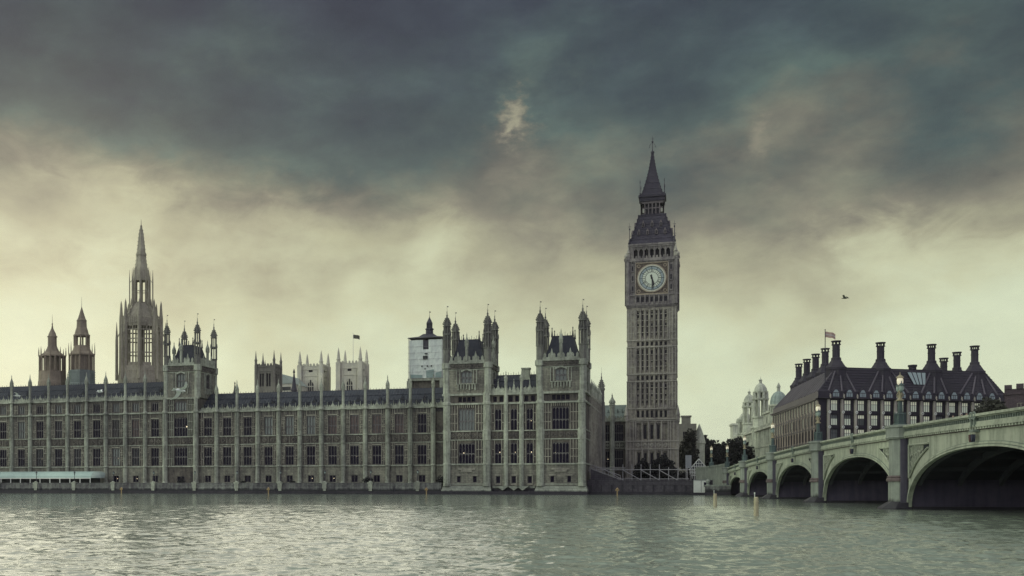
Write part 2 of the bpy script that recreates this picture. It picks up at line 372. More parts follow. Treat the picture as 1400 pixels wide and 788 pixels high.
# ---- shared shapes
def window_mesh(w, h, lights, transoms=(.5,), m='mullion', bar=.095, head=True, dep=.22):
    """frame of a window w x h: mullions, transoms, small pointed heads; origin at bottom centre, faces -y"""
    def f():
        b = MB(); y0, y1 = .10, .10+dep; e = bar*.7
        b.box(-w/2, -w/2+e, y0, y1, 0, h); b.box(w/2-e, w/2, y0, y1, 0, h)
        b.box(-w/2+e, w/2-e, y0, y1, h-e, h); b.box(-w/2+e, w/2-e, y0, y1, 0, e)
        xs = [-w/2+w*i/lights for i in range(1, lights)]
        for x in xs: b.box(x-bar/2, x+bar/2, y0+.02, y1-.02, e, h-e)
        edges = [-w/2+e]+[q for x in xs for q in (x-bar/2, x+bar/2)]+[w/2-e]
        for t in transoms:
            for a, c in zip(edges[::2], edges[1::2]): b.box(a, c, y0+.04, y1-.04, h*t-bar/2, h*t+bar/2)
        if head:
            lw = w/lights
            for t in (1.0,)+tuple(transoms):
                top = h*t-(e if t == 1.0 else bar/2)
                for a, c in zip(edges[::2], edges[1::2]):
                    mx = (a+c)/2; q = lw*.55
                    b.add([(a,y0+.06,top),(mx,y0+.06,top),(a,y0+.06,top-q)], [(0,1,2)])
                    b.add([(c,y0+.06,top),(c,y0+.06,top-q),(mx,y0+.06,top)], [(0,1,2)])
        return b.mesh('window', M[m])
    return cached(('win', w, h, lights, transoms, m, bar, head, dep), f)
def pane_mesh(w, h, m, y=.36, z0=0):
    def f():
        b = MB(); b.quad((-w/2,y,z0),(w/2,y,z0),(w/2,y,z0+h),(-w/2,y,z0+h)); return b.mesh('pane', M[m])
    return cached(('pane', w, h, m, y, z0), f)
def bulb_mesh(r):
    def f():
        b = MB(); r_ = r*.7; b.lathe([(.01,-r_),(r_*.7,-r_*.7),(r_,0),(r_*.7,r_*.7),(.01,r_)], 8); return b.mesh('lit_bulb', M['bulb'])
    return cached(('bulb', r), f)
def add_window(parent, x, z, w, h, lights, transoms=(.5,), y=0, rz=0, glass='glass', frame='mullion', head=True, bar=.095, lit=None):
    o = part('window', window_mesh(w, h, lights, transoms, frame, bar, head), None, parent, loc=(x, y, z), rz=rz)
    part('pane', pane_mesh(w, h, glass), None, o)
    if lit:
        q = part('ceiling_lamp', bulb_mesh(lit[2]), None, o); q.location = (lit[0]*w, .30, lit[1]*h)
    return o
def spike(b, cx, cy, z, h, r, n=6):
    b.lathe([(r, z), (r*.25, z+h*.8), (r*.7, z+h*.82), (.02, z+h)], n, cx, cy)
def crocket_dome(b, cx, cy, z, r, h, n=8):
    """ogee cap with crockets and a finial; z = foot, h = total height"""
    prof = [(1.14,0),(1.14,.03),(.93,.05),(.96,.12),(.86,.20),(.66,.30),(.46,.40),(.30,.50),(.19,.62),(.32,.65),(.14,.69),(.09,.84),(.19,.855),(.05,.88),(.03,1.0)]
    b.lathe([(r*a, z+h*t) for a, t in prof], n, cx, cy)
    for k in range(n):
        a = math.pi/n+k*2*math.pi/n
        for q, t in ((1.06,.12),(.88,.22),(.66,.32),(.46,.42)):
            x, y = cx+r*q*math.cos(a), cy+r*q*math.sin(a); s_ = r*.13
            b.box(x-s_, x+s_, y-s_, y+s_, z+h*t, z+h*t+r*.36)
def pinnacle(b, cx, cy, z0, z1, r):
    """square-ish octagonal shaft with gablets, onion bulb and spike"""
    H = z1-z0
    b.lathe([(r, z0), (r, z0+H*.52), (r*1.3, z0+H*.54), (r*1.3, z0+H*.57), (r*1.0, z0+H*.58), (r*1.42, z0+H*.64), (r*1.30, z0+H*.70), (r*.72, z0+H*.77), (r*.36, z0+H*.84), (r*.22, z0+H*.9), (r*.42, z0+H*.915), (.07, z0+H*.94), (.03, z1)], 8, cx, cy)
    for k in range(4):
        a = math.pi/4+k*math.pi/2
        x, y = cx+r*1.25*math.cos(a), cy+r*1.25*math.sin(a)
        b.box(x-.09, x+.09, y-.09, y+.09, z0+H*.5, z0+H*.66)
def merlons(b, x0, x1, y, z, w=.5, gap=.45, h=.7, t=.3):
    n = max(1, round((x1-x0)/(w+gap))); p = (x1-x0)/n
    for i in range(n):
        c = x0+(i+.5)*p
        b.add([(c-w/2,y,z),(c+w/2,y,z),(c+w/2,y+t,z),(c-w/2,y+t,z),(c-w/2,y,z+h*.65),(c+w/2,y,z+h*.65),(c+w/2,y+t,z+h*.65),(c-w/2,y+t,z+h*.65),(c,y,z+h),(c,y+t,z+h)],
              [(0,1,5,8,4),(3,7,9,6,2),(1,2,6,5),(0,4,7,3),(4,8,9,7),(8,5,6,9)])
def tracery(b, x0, x1, z0, z1, y=0, pitch=.62, w=.12, p=.18, cross=()):
    n = max(1, round((x1-x0)/pitch)); q = (x1-x0)/n
    for i in range(n+1):
        c = x0+i*q; b.box(c-w/2, c+w/2, y-p, y-.003, z0, z1)
    for z in cross: b.box(x0+w/2+.002, x1-w/2-.002, y-p*.7, y-.004, z-w*.6, z+w*.6)
def carved_band(b, x0, x1, z0, z1, y=0, p=.22):
    """row of square frames each with a lozenge and a boss, as relief"""
    h = z1-z0; n = max(1, round((x1-x0)/h)); q = (x1-x0)/n
    for i in range(n):
        a = x0+i*q; c = a+q/2; m_ = (z0+z1)/2
        b.box(a+.01, a+.15, y-p, y-.003, z0, z1); b.box(a+q-.15, a+q-.01, y-p, y-.003, z0, z1)
        r = min(q, h)*.36
        b.add([(c-r,y-p,m_),(c,y-p,m_-r),(c+r,y-p,m_),(c,y-p,m_+r),(c-r*.55,y-p,m_),(c,y-p,m_-r*.55),(c+r*.55,y-p,m_),(c,y-p,m_+r*.55),
               (c-r,y-.003,m_),(c,y-.003,m_-r),(c+r,y-.003,m_),(c,y-.003,m_+r)],
              [(0,1,5,4),(1,2,6,5),(2,3,7,6),(3,0,4,7),(0,8,9,1),(1,9,10,2),(2,10,11,3),(3,11,8,0)])
        b.lathe([(r*.34, m_-.12), (r*.34, m_+.12)], 6, c, y-p*.6)
# ------------------------------------------------------------------ river, ground, road
def build_river():
    # rings of water about the viewpoint, close together near it and wide apart towards the horizon
    az = np.concatenate([np.linspace(-180, -44, 40)[:-1], np.linspace(-44, 24, 1150), np.linspace(24, 180, 46)[1:-1]])*math.pi/180
    r = [4.0]
    while r[-1] < 24: r.append(r[-1]*1.06)
    while r[-1] < 130: r.append(r[-1]*1.0028)
    while r[-1] < 420: r.append(r[-1]*1.0065)
    while r[-1] < 6000: r.append(r[-1]*1.12)
    r = np.array(r); A, Q = np.meshgrid(az, r)
    X = Q*np.sin(A); Y = Q*np.cos(A); Z = np.zeros_like(X)
    cell = np.maximum(Q*(68/1150)*math.pi/180, np.where(Q < 24, Q*.06, np.where(Q < 130, Q*.0029, Q*.0067)))
    for i in range(110):
        lam = .27*(3.2/.27)**(rng.random()**1.6)
        th = rng.normal(R(100), R(48)); k = 2*math.pi/lam
        amp = .0036*lam*rng.uniform(.5, 1.3)
        fade = np.clip((lam/cell-2.2)/2, 0, 1)
        ph = rng.random()*6.28; g = k*(X*math.cos(th)+Y*math.sin(th))+ph
        Z += amp*fade*(np.sin(g)+.28*np.sin(2*g+1.1))
    gust = .75+.45*np.sin(X*.031+1.2*np.sin(Y*.017))*np.sin(Y*.023+X*.012+.7)
    Z *= gust
    nr, na = X.shape
    vs = np.stack([X, Y, Z], -1).reshape(-1, 3).astype(np.float32)
    i, j = np.meshgrid(np.arange(nr-1), np.arange(na), indexing='ij'); j2 = (j+1) % na
    fs = np.stack([i*na+j, i*na+j2, (i+1)*na+j2, (i+1)*na+j], -1).reshape(-1, 4)
    me = bpy.data.meshes.new('river'); n = len(fs)
    me.vertices.add(len(vs)); me.vertices.foreach_set('co', vs.ravel())
    me.loops.add(n*4); me.loops.foreach_set('vertex_index', fs.ravel().astype(np.int32))
    me.polygons.add(n); me.polygons.foreach_set('loop_start', np.arange(0, n*4, 4, dtype=np.int32))
    me.polygons.foreach_set('use_smooth', np.ones(n, bool))
    me.update(calc_edges=True)
    m = mat_plain('river_water', WATER, .07, spec=.5); m.node_tree.nodes['Principled BSDF'].inputs['IOR'].default_value = 1.33
    g = NT(m.node_tree); b = m.node_tree.nodes['Principled BSDF']
    geo = g.n('ShaderNodeNewGeometry').outputs['Position']
    mp = g.n('ShaderNodeMapping'); g.put(mp.inputs[0], geo); mp.inputs['Scale'].default_value = (.75, 1, 1); mp.inputs['Rotation'].default_value = (0, 0, R(14))
    h1 = g.noise(mp.outputs[0], 3.4, 4, .6, .6); h2 = g.noise(mp.outputs[0], .8, 3, .55, .4)
    patch = g.smooth(g.m('ADD', g.m('MULTIPLY', g.noise(geo, .022, 3, .5, .8), .5), g.m('MULTIPLY', g.noise(mp.outputs[0], .30, 5, .62, .3), .5)), .38, .62)
    hh = g.m('ADD', g.m('MULTIPLY', h1, g.m('ADD', g.m('MULTIPLY', patch, .20), .05)), g.m('MULTIPLY', h2, g.m('ADD', g.m('MULTIPLY', patch, .30), .18)))
    bp = g.n('ShaderNodeBump'); bp.inputs['Strength'].default_value = 1.0; bp.inputs['Distance'].default_value = .15
    g.put(bp.inputs['Height'], hh); g.put(b.inputs['Normal'], bp.outputs[0])
    me.materials.append(m)
    o = bpy.data.objects.new('river', me); COL.objects.link(o); o['kind'] = 'structure'
WATER = (.24, .275, .225)
build_river()

# bridge frame: s runs from the west bank towards the near bank, the other axis downstream
TB = R(-4.369); BD = (math.sin(TB), math.cos(TB)); BR = (math.cos(TB), -math.sin(TB))
B0, D0 = 29.85, 265.95
BORG = (B0*BR[0]+D0*BD[0], B0*BR[1]+D0*BD[1]); BRZ = math.atan2(-BD[1], -BD[0])
def bw(s, y): return (BORG[0]-s*BD[0]+y*BR[0], BORG[1]-s*BD[1]+y*BR[1])

def build_ground():
    b = MB()
    e1 = bw(0, 27); east = (e1[0]+1700*.72, e1[1]+1700*.694)
    pts = [(-2600,262.6),(-22.2,262.6),(-22.2,266.6),(BORG[0],266.6), e1, east, (3000, 5200), (-3600, 5200)]
    b.poly([(x,y,2.0) for x, y in pts])
    solo('ground', b, 'paving', None, None, kind='structure')
    r = MB()
    r.loft([[(*bw(-1,.5),4.9),(*bw(-1,25.5),4.9),(*bw(-1,25.5),1.9),(*bw(-1,.5),1.9)],[(*bw(-150,.5),2.6),(*bw(-150,25.5),2.6),(*bw(-150,25.5),1.9),(*bw(-150,.5),1.9)]])
    solo('road', r, 'asphalt', None, None, kind='structure')
build_ground()

# ------------------------------------------------------------------ the river wall and terrace
def build_walls():
    w = thing('river_wall', 'long granite river wall with pilasters below the palace terrace', 'river wall', (-200, 262, 0))
    b = MB().at(200-200, 0); x0, x1 = -260, 143.9
    b.box(x0, x1, 0, .6, .78, 2.15); b.box(x0, x1, -.14, .7, 2.15, 2.32); b.box(x0, x1, .06, .5, 2.32, 2.66); b.box(x0, x1, -.06, .6, 2.66, 2.82)
    part('wall', b, 'river_wall', w)
    b = MB(); b.box(x0, x1, -.1, .6, -1.5, .78); part('weedy_footing', b, 'weed', w, label='dark wet weed-covered foot of the wall')
    ld = MB()
    for x in (-.22, .22): ld.box(x-.035, x+.035, -.12, -.05, -.2, 2.5)
    for k in range(9): ld.box(-.185, .185, -.10, -.06, .1+k*.27, .14+k*.27)
    ld = ld.mesh('ladder', M['dark_metal'])
    for x in (-38.5, -3, 27, 62, 96, 127): part('ladder', ld, None, w, loc=(x+5, 0, 0))
    pil = None
    for i in range(24):
        x = 138-i*11.95
        if pil is None:
            q = MB(); q.box(-.55,.55,-.32,-.003,1.35,2.6); q.box(-.7,.7,-.42,.55,2.6,2.95); q.box(-.4,.4,-.24,-.003,.8,1.35); q.lathe([(.42,2.95),(.5,3.05),(.3,3.2),(.05,3.3)],8,0,.05)
            pil = q.mesh('pilaster', M['trim'])
        part('pilaster', pil, None, w, loc=(x, 0, 0))
    w2 = thing('embankment_wall', 'dark stepped embankment wall between the clock tower and the bridge', 'river wall', (-6.5, 266, 0))
    b = MB(); b.box(-15.4, 12.6, 0, .7, .7, 1.35); b.box(-15.4, 12.6, .18, .7, 1.35, 2.3); b.box(-15.4, 12.6, .05, .7, 2.3, 2.52); b.box(-15.4, 12.6, .22, .7, 2.52, 3.2); b.box(-15.4, 12.6, .1, .8, 3.2, 3.42)
    part('wall', b, 'stair_wall', w2)
    b = MB(); b.box(-15.4, 12.6, -.12, .7, -1.5, .7); part('weedy_footing', b, 'weed', w2)
    b = MB()
    for i in range(12): b.box(-14.6+i*2.35, -14.3+i*2.35, -.08, .05, .75, 2.2)
    part('timber_fender', b, 'weed', w2)
build_walls()

lamp_root = None
def terrace_lamp(x, label, first=[None]):
    if first[0] is None:
        t = thing('terrace_lamp', label, 'street lamp', (x, 262.3, 2.82), group='lamps along the palace terrace wall')
        b = MB(); b.lathe([(.2,2.82),(.2,3.1),(.09,3.25),(.07,5.0),(.14,5.05),(.1,5.12)], 8); part('post', b, 'dark_metal', t)
        b = MB(); b.lathe([(.14,5.12),(.24,5.5),(.22,5.62)], 6); part('lantern', b, 'lantern_glass', t)
        b = MB(); b.lathe([(.30,5.62),(.2,5.8),(.05,5.86),(.03,6.1)], 6); part('cap', b, 'dark_metal', t)
        first[0] = t
    else: dup(first[0], (x, 262.3, 2.82))
for i in range(18):
    terrace_lamp(-62+.0-i*11.95-5.97*0, 'slim dark lamp post on a pilaster of the palace river wall')

def build_marquee():
    t = thing('marquee', 'long mint green canvas marquee on the palace terrace', 'marquee', (-175, 267, 2))
    x0, x1 = -60, 21.2
    prof = [(-2.6, 4.15), (-2.5, 4.7), (-2.1, 5.25), (-1.4, 5.7), (-.4, 5.95), (.8, 6.0), (2.6, 6.0)]
    b = MB()
    for x, e in ((x0, 0),):
        outer = [(y, z) for y, z in prof]; inner = [(y+.12 if i < 3 else y, z-.1) for i, (y, z) in enumerate(prof)][::-1]
        ring = outer+inner
        b.loft([[(x0, y, z) for y, z in ring], [(x1, y, z) for y, z in ring]])
    part('canopy', b, 'marquee', t)
    b = MB()  # rounded end bay
    rings = []
    for k in range(7):
        a = k/6*math.pi/2; c = math.cos(a)
        rings.append([(x1+.02+2.6*math.sin(a), y*c if y < 0 else y*c, 4.15+(z-4.15)*max(c, .02)) for y, z in prof])
    b.loft(rings, cap=False); part('end_canopy', b, 'copper', t, label='dull grey green rounded end of the marquee')
    b = MB(); b.box(x0, x1, -2.72, -2.6, 3.95, 4.2); part('valance', b, 'white', t)
    pm = None
    for i in range(26):
        x = x1-.2-i*3.15
        if pm is None:
            q = MB(); q.box(-.11,.11,-2.68,-2.5,2.0,3.95); pm = q.mesh('post', M['white'])
        part('post', pm, None, t, loc=(x, 0, 0))
    b = MB(); b.box(x0, x1, 2.3, 2.5, 2.0, 5.9); part('back_panel', b, 'black', t)
    b = MB()
    for i in range(25):
        x = x1-.3-i*3.15
        b.quad((x-2.9,-2.55,2.0),(x,-2.55,2.0),(x,-2.55,2.9),(x-2.9,-2.55,2.9))
    part('clear_side_panel', b, 'glass', t)
build_marquee()

# ------------------------------------------------------------------ palace wings
Z2, Z1B, Z1, ZC = 7.1, 13.06, 15.2, 21.9
def buttress_mesh(top, tip, r=.54):
    def f():
        b = MB()
        b.lathe([(r*1.22,2),(r*1.22,2.9),(r*1.05,3.2),(r*1.05,Z2),(r*1.2,Z2+.02),(r*1.2,Z2+.3),(r,Z2+.5),(r,Z1B-.3),(r*1.12,Z1B-.25),(r*1.12,Z1+.3),(r*.92,Z1+.55),(r*.92,ZC-.2),(r*1.2,ZC),(r*1.2,ZC+.4),(r*.85,ZC+.7),(r*.8,top)], 8)
        for k in range(8):
            a = k*math.pi/4; x, y = r*.98*math.cos(a), r*.98*math.sin(a)
            if y < .4: b.box(x-.06, x+.06, y-.06, y+.06, 3.3, ZC-.3)
        return b.mesh('buttress', M['trim'])
    return cached(('butt', top, tip, r), f)
def pinnacle_mesh(z0, z1, r=.36, m='trim'):
    def f():
        b = MB(); pinnacle(b, 0, 0, z0, z1, r); return b.mesh('pinnacle', M[m])
    return cached(('pin', z0, z1, r, m), f)
def add_buttress(t, x, y, top, tip, r=.54):
    o = part('buttress', buttress_mesh(top, tip, r), None, t, loc=(x, y, 0))
    part('pinnacle', pinnacle_mesh(top, tip), None, o)

def shell(b, x0, x1, y0, y1, z0, z1):
    """side and back walls of a block whose front wall is made apart"""
    b.quad((x0,y1,z0),(x0,y0,z0),(x0,y0,z1),(x0,y1,z1)); b.quad((x1,y0,z0),(x1,y1,z0),(x1,y1,z1),(x1,y0,z1)); b.quad((x1,y1,z0),(x0,y1,z0),(x0,y1,z1),(x1,y1,z1))

def gable_roof(x0, x1, y0, y1, z0, z1, ov=.0):
    b = MB(); ym = (y0+y1)/2
    b.loft([[(x0,y0,z0),(x0,y1,z0),(x0,ym+.3,z1),(x0,ym-.3,z1)],[(x1,y0,z0),(x1,y1,z0),(x1,ym+.3,z1),(x1,ym-.3,z1)]])
    n = int((x1-x0)/.75)
    sl = (z1-z0)/(ym-.3-y0)
    for i in range(n):                       # rolls between the cast iron roof plates
        x = x0+(i+.5)*(x1-x0)/n
        b.add([(x-.05,y0,z0+.0),(x+.05,y0,z0),(x+.05,ym-.3,z1),(x-.05,ym-.3,z1),(x-.05,y0,z0+.1),(x+.05,y0,z0+.1),(x+.05,ym-.3,z1+.1),(x-.05,ym-.3,z1+.1)],
              [(4,5,6,7),(0,4,7,3),(1,2,6,5),(0,1,5,4)])
    for k in (.33, .66):
        z = z0+(z1-z0)*k; y = y0+(ym-.3-y0)*k
        b.box(x0, x1, y-.12, y+.1, z-.02, z+.12)
    return b
def cresting(b, x0, x1, y, z, h=.9, pitch=.55):
    n = max(1, int((x1-x0)/pitch)); q = (x1-x0)/n
    b.box(x0, x1, y-.05, y+.05, z, z+.12)
    for i in range(n+1):
        x = x0+i*q; b.box(x-.04, x+.04, y-.04, y+.04, z+.12, z+h*(1 if i % 2 else .65))
DORM = None
def dormer_mesh():
    def f():
        b = MB()
        b.loft([[(-.45,0,0),(.45,0,0),(.45,0,.75),(0,0,1.35),(-.45,0,.75)],[(-.45,1.9,0),(.45,1.9,0),(.45,1.9,.75),(0,1.9,1.35),(-.45,1.9,.75)]])
        b.lathe([(.09,1.3),(.04,1.7),(.09,1.75),(.02,2.0)], 6, 0, .1); return b.mesh('dormer', M['slate'])
    return cached('dormer', f)
def louvre_mesh():
    def f():
        b = MB(); b.quad((-.28,-.012,.1),(.28,-.012,.1),(.28,-.012,.72),(-.28,-.012,.72)); return b.mesh('louvre', M['black'])
    return cached('louvre', f)
def add_dormer(t, x, y, z):
    o = part('dormer', dormer_mesh(), None, t, loc=(x, y, z)); part('louvre', louvre_mesh(), None, o)

def palace_range(name, label, edges, Y, tall, depth=17, glass_up={}, glass_low={}, lits={}, tower_x=None):
    """a wing of the river front: edges = X of its ends and of the buttresses between, left to right"""
    x0, x1 = edges[0], edges[-1]; cx = (x0+x1)/2
    t = thing(name, label, 'palace wing', (cx, Y, 2)); E = [e-cx for e in edges]
    ops = []; bays = [((a+c)/2, c-a) for a, c in zip(E, E[1:])]
    top = 25.7 if tall else ZC
    for c, w in bays:
        if w < 4: continue
        ops += [(c-.85,c+.85,3.0,4.8),(c-1.15,c+1.15,7.6,12.5),(c-1.15,c+1.15,15.55,20.4)]
        if tall: ops.append((c-1.0,c+1.0,22.5,24.9))
    b = MB(); b.wall(E[0], E[-1], Z2, top, [o for o in ops if o[2] > Z2], d=.42); shell(b, E[0], E[-1], 0, depth, 2, top)
    part('wall', b, 'wall', t)
    b = MB(); b.wall(E[0], E[-1], 2, Z2, [o for o in ops if o[3] < Z2], d=.42); part('ground_storey', b, 'ashlar', t)
    b = MB()                                             # string courses and cornices
    for z, h, p in ((Z2,.32,.28),(Z1B-.05,.22,.2),(Z1,.24,.24),(ZC-.12,.42,.52))+(((25.6,.42,.38),) if tall else ()):
        b.box(E[0], E[-1], -p, .12, z, z+h)
        for e in E[1:-1]: b.lathe([(.62+p*.5,z+.02),(.66+p*.6,z+h*.5),(.62+p*.5,z+h-.02)], 8, e, -.35)
    b.box(E[0], E[-1], -.2, -.003, 2, 2.7)
    part('string_course', b, 'trim', t)
    b = MB()
    for c, w in bays:
        h = w/2-.72
        carved_band(b, c-h, c+h, Z1B+.18, Z1-.02)
        if tall: carved_band(b, c-h, c+h, 25.0, 25.58, p=.1)
    fz = MB()
    for c, w in bays:
        h = w/2-.5; fz.quad((c-h,-.012,20.8),(c+h,-.012,20.8),(c+h,-.012,ZC-.15),(c-h,-.012,ZC-.15))  # dark strip painting the shade under the cornice
    part('carved_band', b, 'carve', t); part('frieze_shade', fz, 'niche', t)
    b = MB()                                             # blind panelling each side of the windows
    for c, w in bays:
        if w < 4: continue
        h = w/2-.75
        for a, d in ((c-h, c-1.3), (c+1.3, c+h)):
            tracery(b, a, d, Z2+.34, Z1B-.06, pitch=.55, cross=(9.2, 11.3)); tracery(b, a, d, Z1+.26, ZC-.14, pitch=.55, cross=(17.3, 19.6))
            if tall: tracery(b, a, d, ZC+.32, 25.0, pitch=.5, cross=(23.6,))
        b.box(c-1.3, c+1.3, -.1, -.004, 12.52, 12.75); b.box(c-1.3, c+1.3, -.1, -.004, 20.42, 20.7)
        tracery(b, c-1.2, c+1.2, 20.75, ZC-.14, pitch=.4, w=.1)
    part('tracery', b, 'rib', t)
    nb_, cb_ = MB(), MB(); rq = random.Random(3 if tall else 4)
    for c, w in bays:
        if w < 4: continue
        for s_ in (-1, 1):
            for x in (1.62, 2.02):
                for z0, n_ in ((7.9, 4), (15.75, 4)):
                    for k in range(n_):
                        z = z0+k*1.22+rq.uniform(-.08, .08)
                        if rq.random() < .22: continue
                        xx = c+s_*x+rq.uniform(-.05, .05); h_ = rq.uniform(.55, .85)
                        nb_.quad((xx-.15,-.014,z),(xx+.15,-.014,z),(xx+.15,-.014,z+h_),(xx-.15,-.014,z+h_))  # flat dark quads, recess shade put into their colour
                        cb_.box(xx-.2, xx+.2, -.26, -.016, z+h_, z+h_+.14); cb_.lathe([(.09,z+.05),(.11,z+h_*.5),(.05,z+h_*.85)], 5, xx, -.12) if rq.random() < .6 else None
    part('niche', nb_, 'niche', t, kind='stuff'); part('niche_canopy', cb_, 'rib', t, kind='stuff')  # niche: flat dark quads standing in for recess shade
    zp = top+.3; ptop = top+1.5
    b = MB(); b.box(E[0], E[-1], .05, .32, zp, zp+.5)
    for c, w in bays:
        h = w/2-.5
        merlons(b, c-h, c+h, .06, zp+.5, .34, .26, .45, .24)
        b.add([(c-.75,-.02,zp+.4),(c+.75,-.02,zp+.4),(c,-.02,zp+1.35),(c-.75,.3,zp+.4),(c+.75,.3,zp+.4),(c,.3,zp+1.35)],[(0,1,2),(5,4,3),(0,2,5,3),(1,4,5,2)])
        spike(b, c, .12, zp+1.25, .7, .12)
        for q in (-1.55, 1.55): spike(b, c+q, .18, zp+.5, 1.25, .13)
    part('parapet', b, 'trim', t)
    rz = (31.2 if tall else 27.4)
    r = part('roof', gable_roof(E[0], E[-1], .7, 15, top+.5, rz), 'slate', t)
    b = MB(); cresting(b, E[0], E[-1], 7.85, rz+.02, .55, .8); part('roof_cresting', b, 'dark_metal', r)
    sl = (7.15)/(rz-top-.5)
    for c, w in bays:
        if w < 4: continue
        add_dormer(t, c, .7+sl*1.5, top+2.0)
        if not tall:
            for q in (-1.75, 1.75): add_dormer(t, c+q, .7+sl*.55, top+1.0)
    for i, e in enumerate(E[1:-1]): add_buttress(t, e, -.35, top+1.4, (33.9 if tall else 30.4))
    rr = random.Random(len(bays)+(50 if tall else 0)); pick = lambda: rr.choices(('glass','glass_dim','glass_curtain','glass_day'), (16,4,1,1))[0]
    for i, (c, w) in enumerate(bays):
        if w < 4: continue
        add_window(t, c, 3.0, 1.7, 1.8, 2, (), head=False, lit=(.15,.55,.16) if (i in lits.get('g', ())) else None)
        add_window(t, c, 7.6, 2.3, 4.9, 3, (.48,), glass=glass_low.get(i, pick()), lit=(.2,.42,.15) if (i in lits.get('l', ())) else None)
        add_window(t, c, 15.55, 2.3, 4.85, 3, (.46,), glass=glass_up.get(i, pick()), lit=(.3,.45,.13) if (i in lits.get('u', ())) else None)
        if tall: add_window(t, c, 22.5, 2.0, 2.4, 3, (), glass='glass_day' if i % 3 else 'glass', bar=.18)
    return t

LB = [-141.1-6.1*i for i in range(0, 12)][::-1]
palace_range('river_wing', 'tall pale gothic palace wing behind the terrace marquee, with four rows of windows', [LB[0]-3]+LB+[-135.3], 272, True,
             glass_up={5: 'glass_day', 11: 'glass_red'}, lits={'l': (6, 10), 'g': (9, 10, 11)})
RB = [-60.2-5.95*i for i in range(0, 11)][::-1]
palace_range('river_wing', 'lower gothic palace wing with three rows of windows between the two turreted blocks', [-125.0]+RB+[-56.4], 272, False,
             glass_up={3: 'glass_day', 4: 'glass_day', 5: 'glass_day', 6: 'glass_red', 7: 'glass_red', 8: 'glass_red', 9: 'glass_red'}, lits={'l': (2, 7), 'g': (5, 6)})

# ---- turreted towers
def turret_mesh(key, r, z0, zd, zu, zt, tip, open_):
    """octagonal corner turret: solid stage, colonnaded drum zd..zu, smaller drum to zt, ogee cap"""
    def f():
        b = MB()
        b.lathe([(r,z0),(r,zd-.3),(r*1.15,zd-.2),(r*1.15,zd),(r*.7,zd+.01)], 8)
        if not open_: b.lathe([(r*.62,zd),(r*.62,zt)], 8)
        for k in range(8):
            a = math.pi/8+k*math.pi/4
            for rr, za, zb in ((r*.92, zd, zu), (r*.80, zu+.35, zt)):
                b.lathe([(r*.17, za), (r*.17, zb)], 5, rr*math.cos(a), rr*math.sin(a))
            x, y = r*1.05*math.cos(a), r*1.05*math.sin(a)
            b.lathe([(.14,zu),(.12,zu+.7),(.02,zu+1.2)], 4, x, y)
        b.lathe([(r*.72,zu-.25),(r*1.12,zu-.1),(r*1.12,zu+.25),(r*.9,zu+.35),(r*.5,zu+.36)], 8)
        crocket_dome(b, 0, 0, zt, r*.98, tip-zt)
        b.box(-.02,.02,-.02,.02,tip,tip+.9); b.box(-.02,.34,-.015,.015,tip+.55,tip+.8)
        return b.mesh('turret', M['turret'] if 'turret' in M else M['trim'])
    return cached(('tur', key), f)
M['turret'] = mat_rough('grey_turret_stone', (.235, .235, .20), (.10, .095, .10), .3, 1.5, .6, amount=.9)
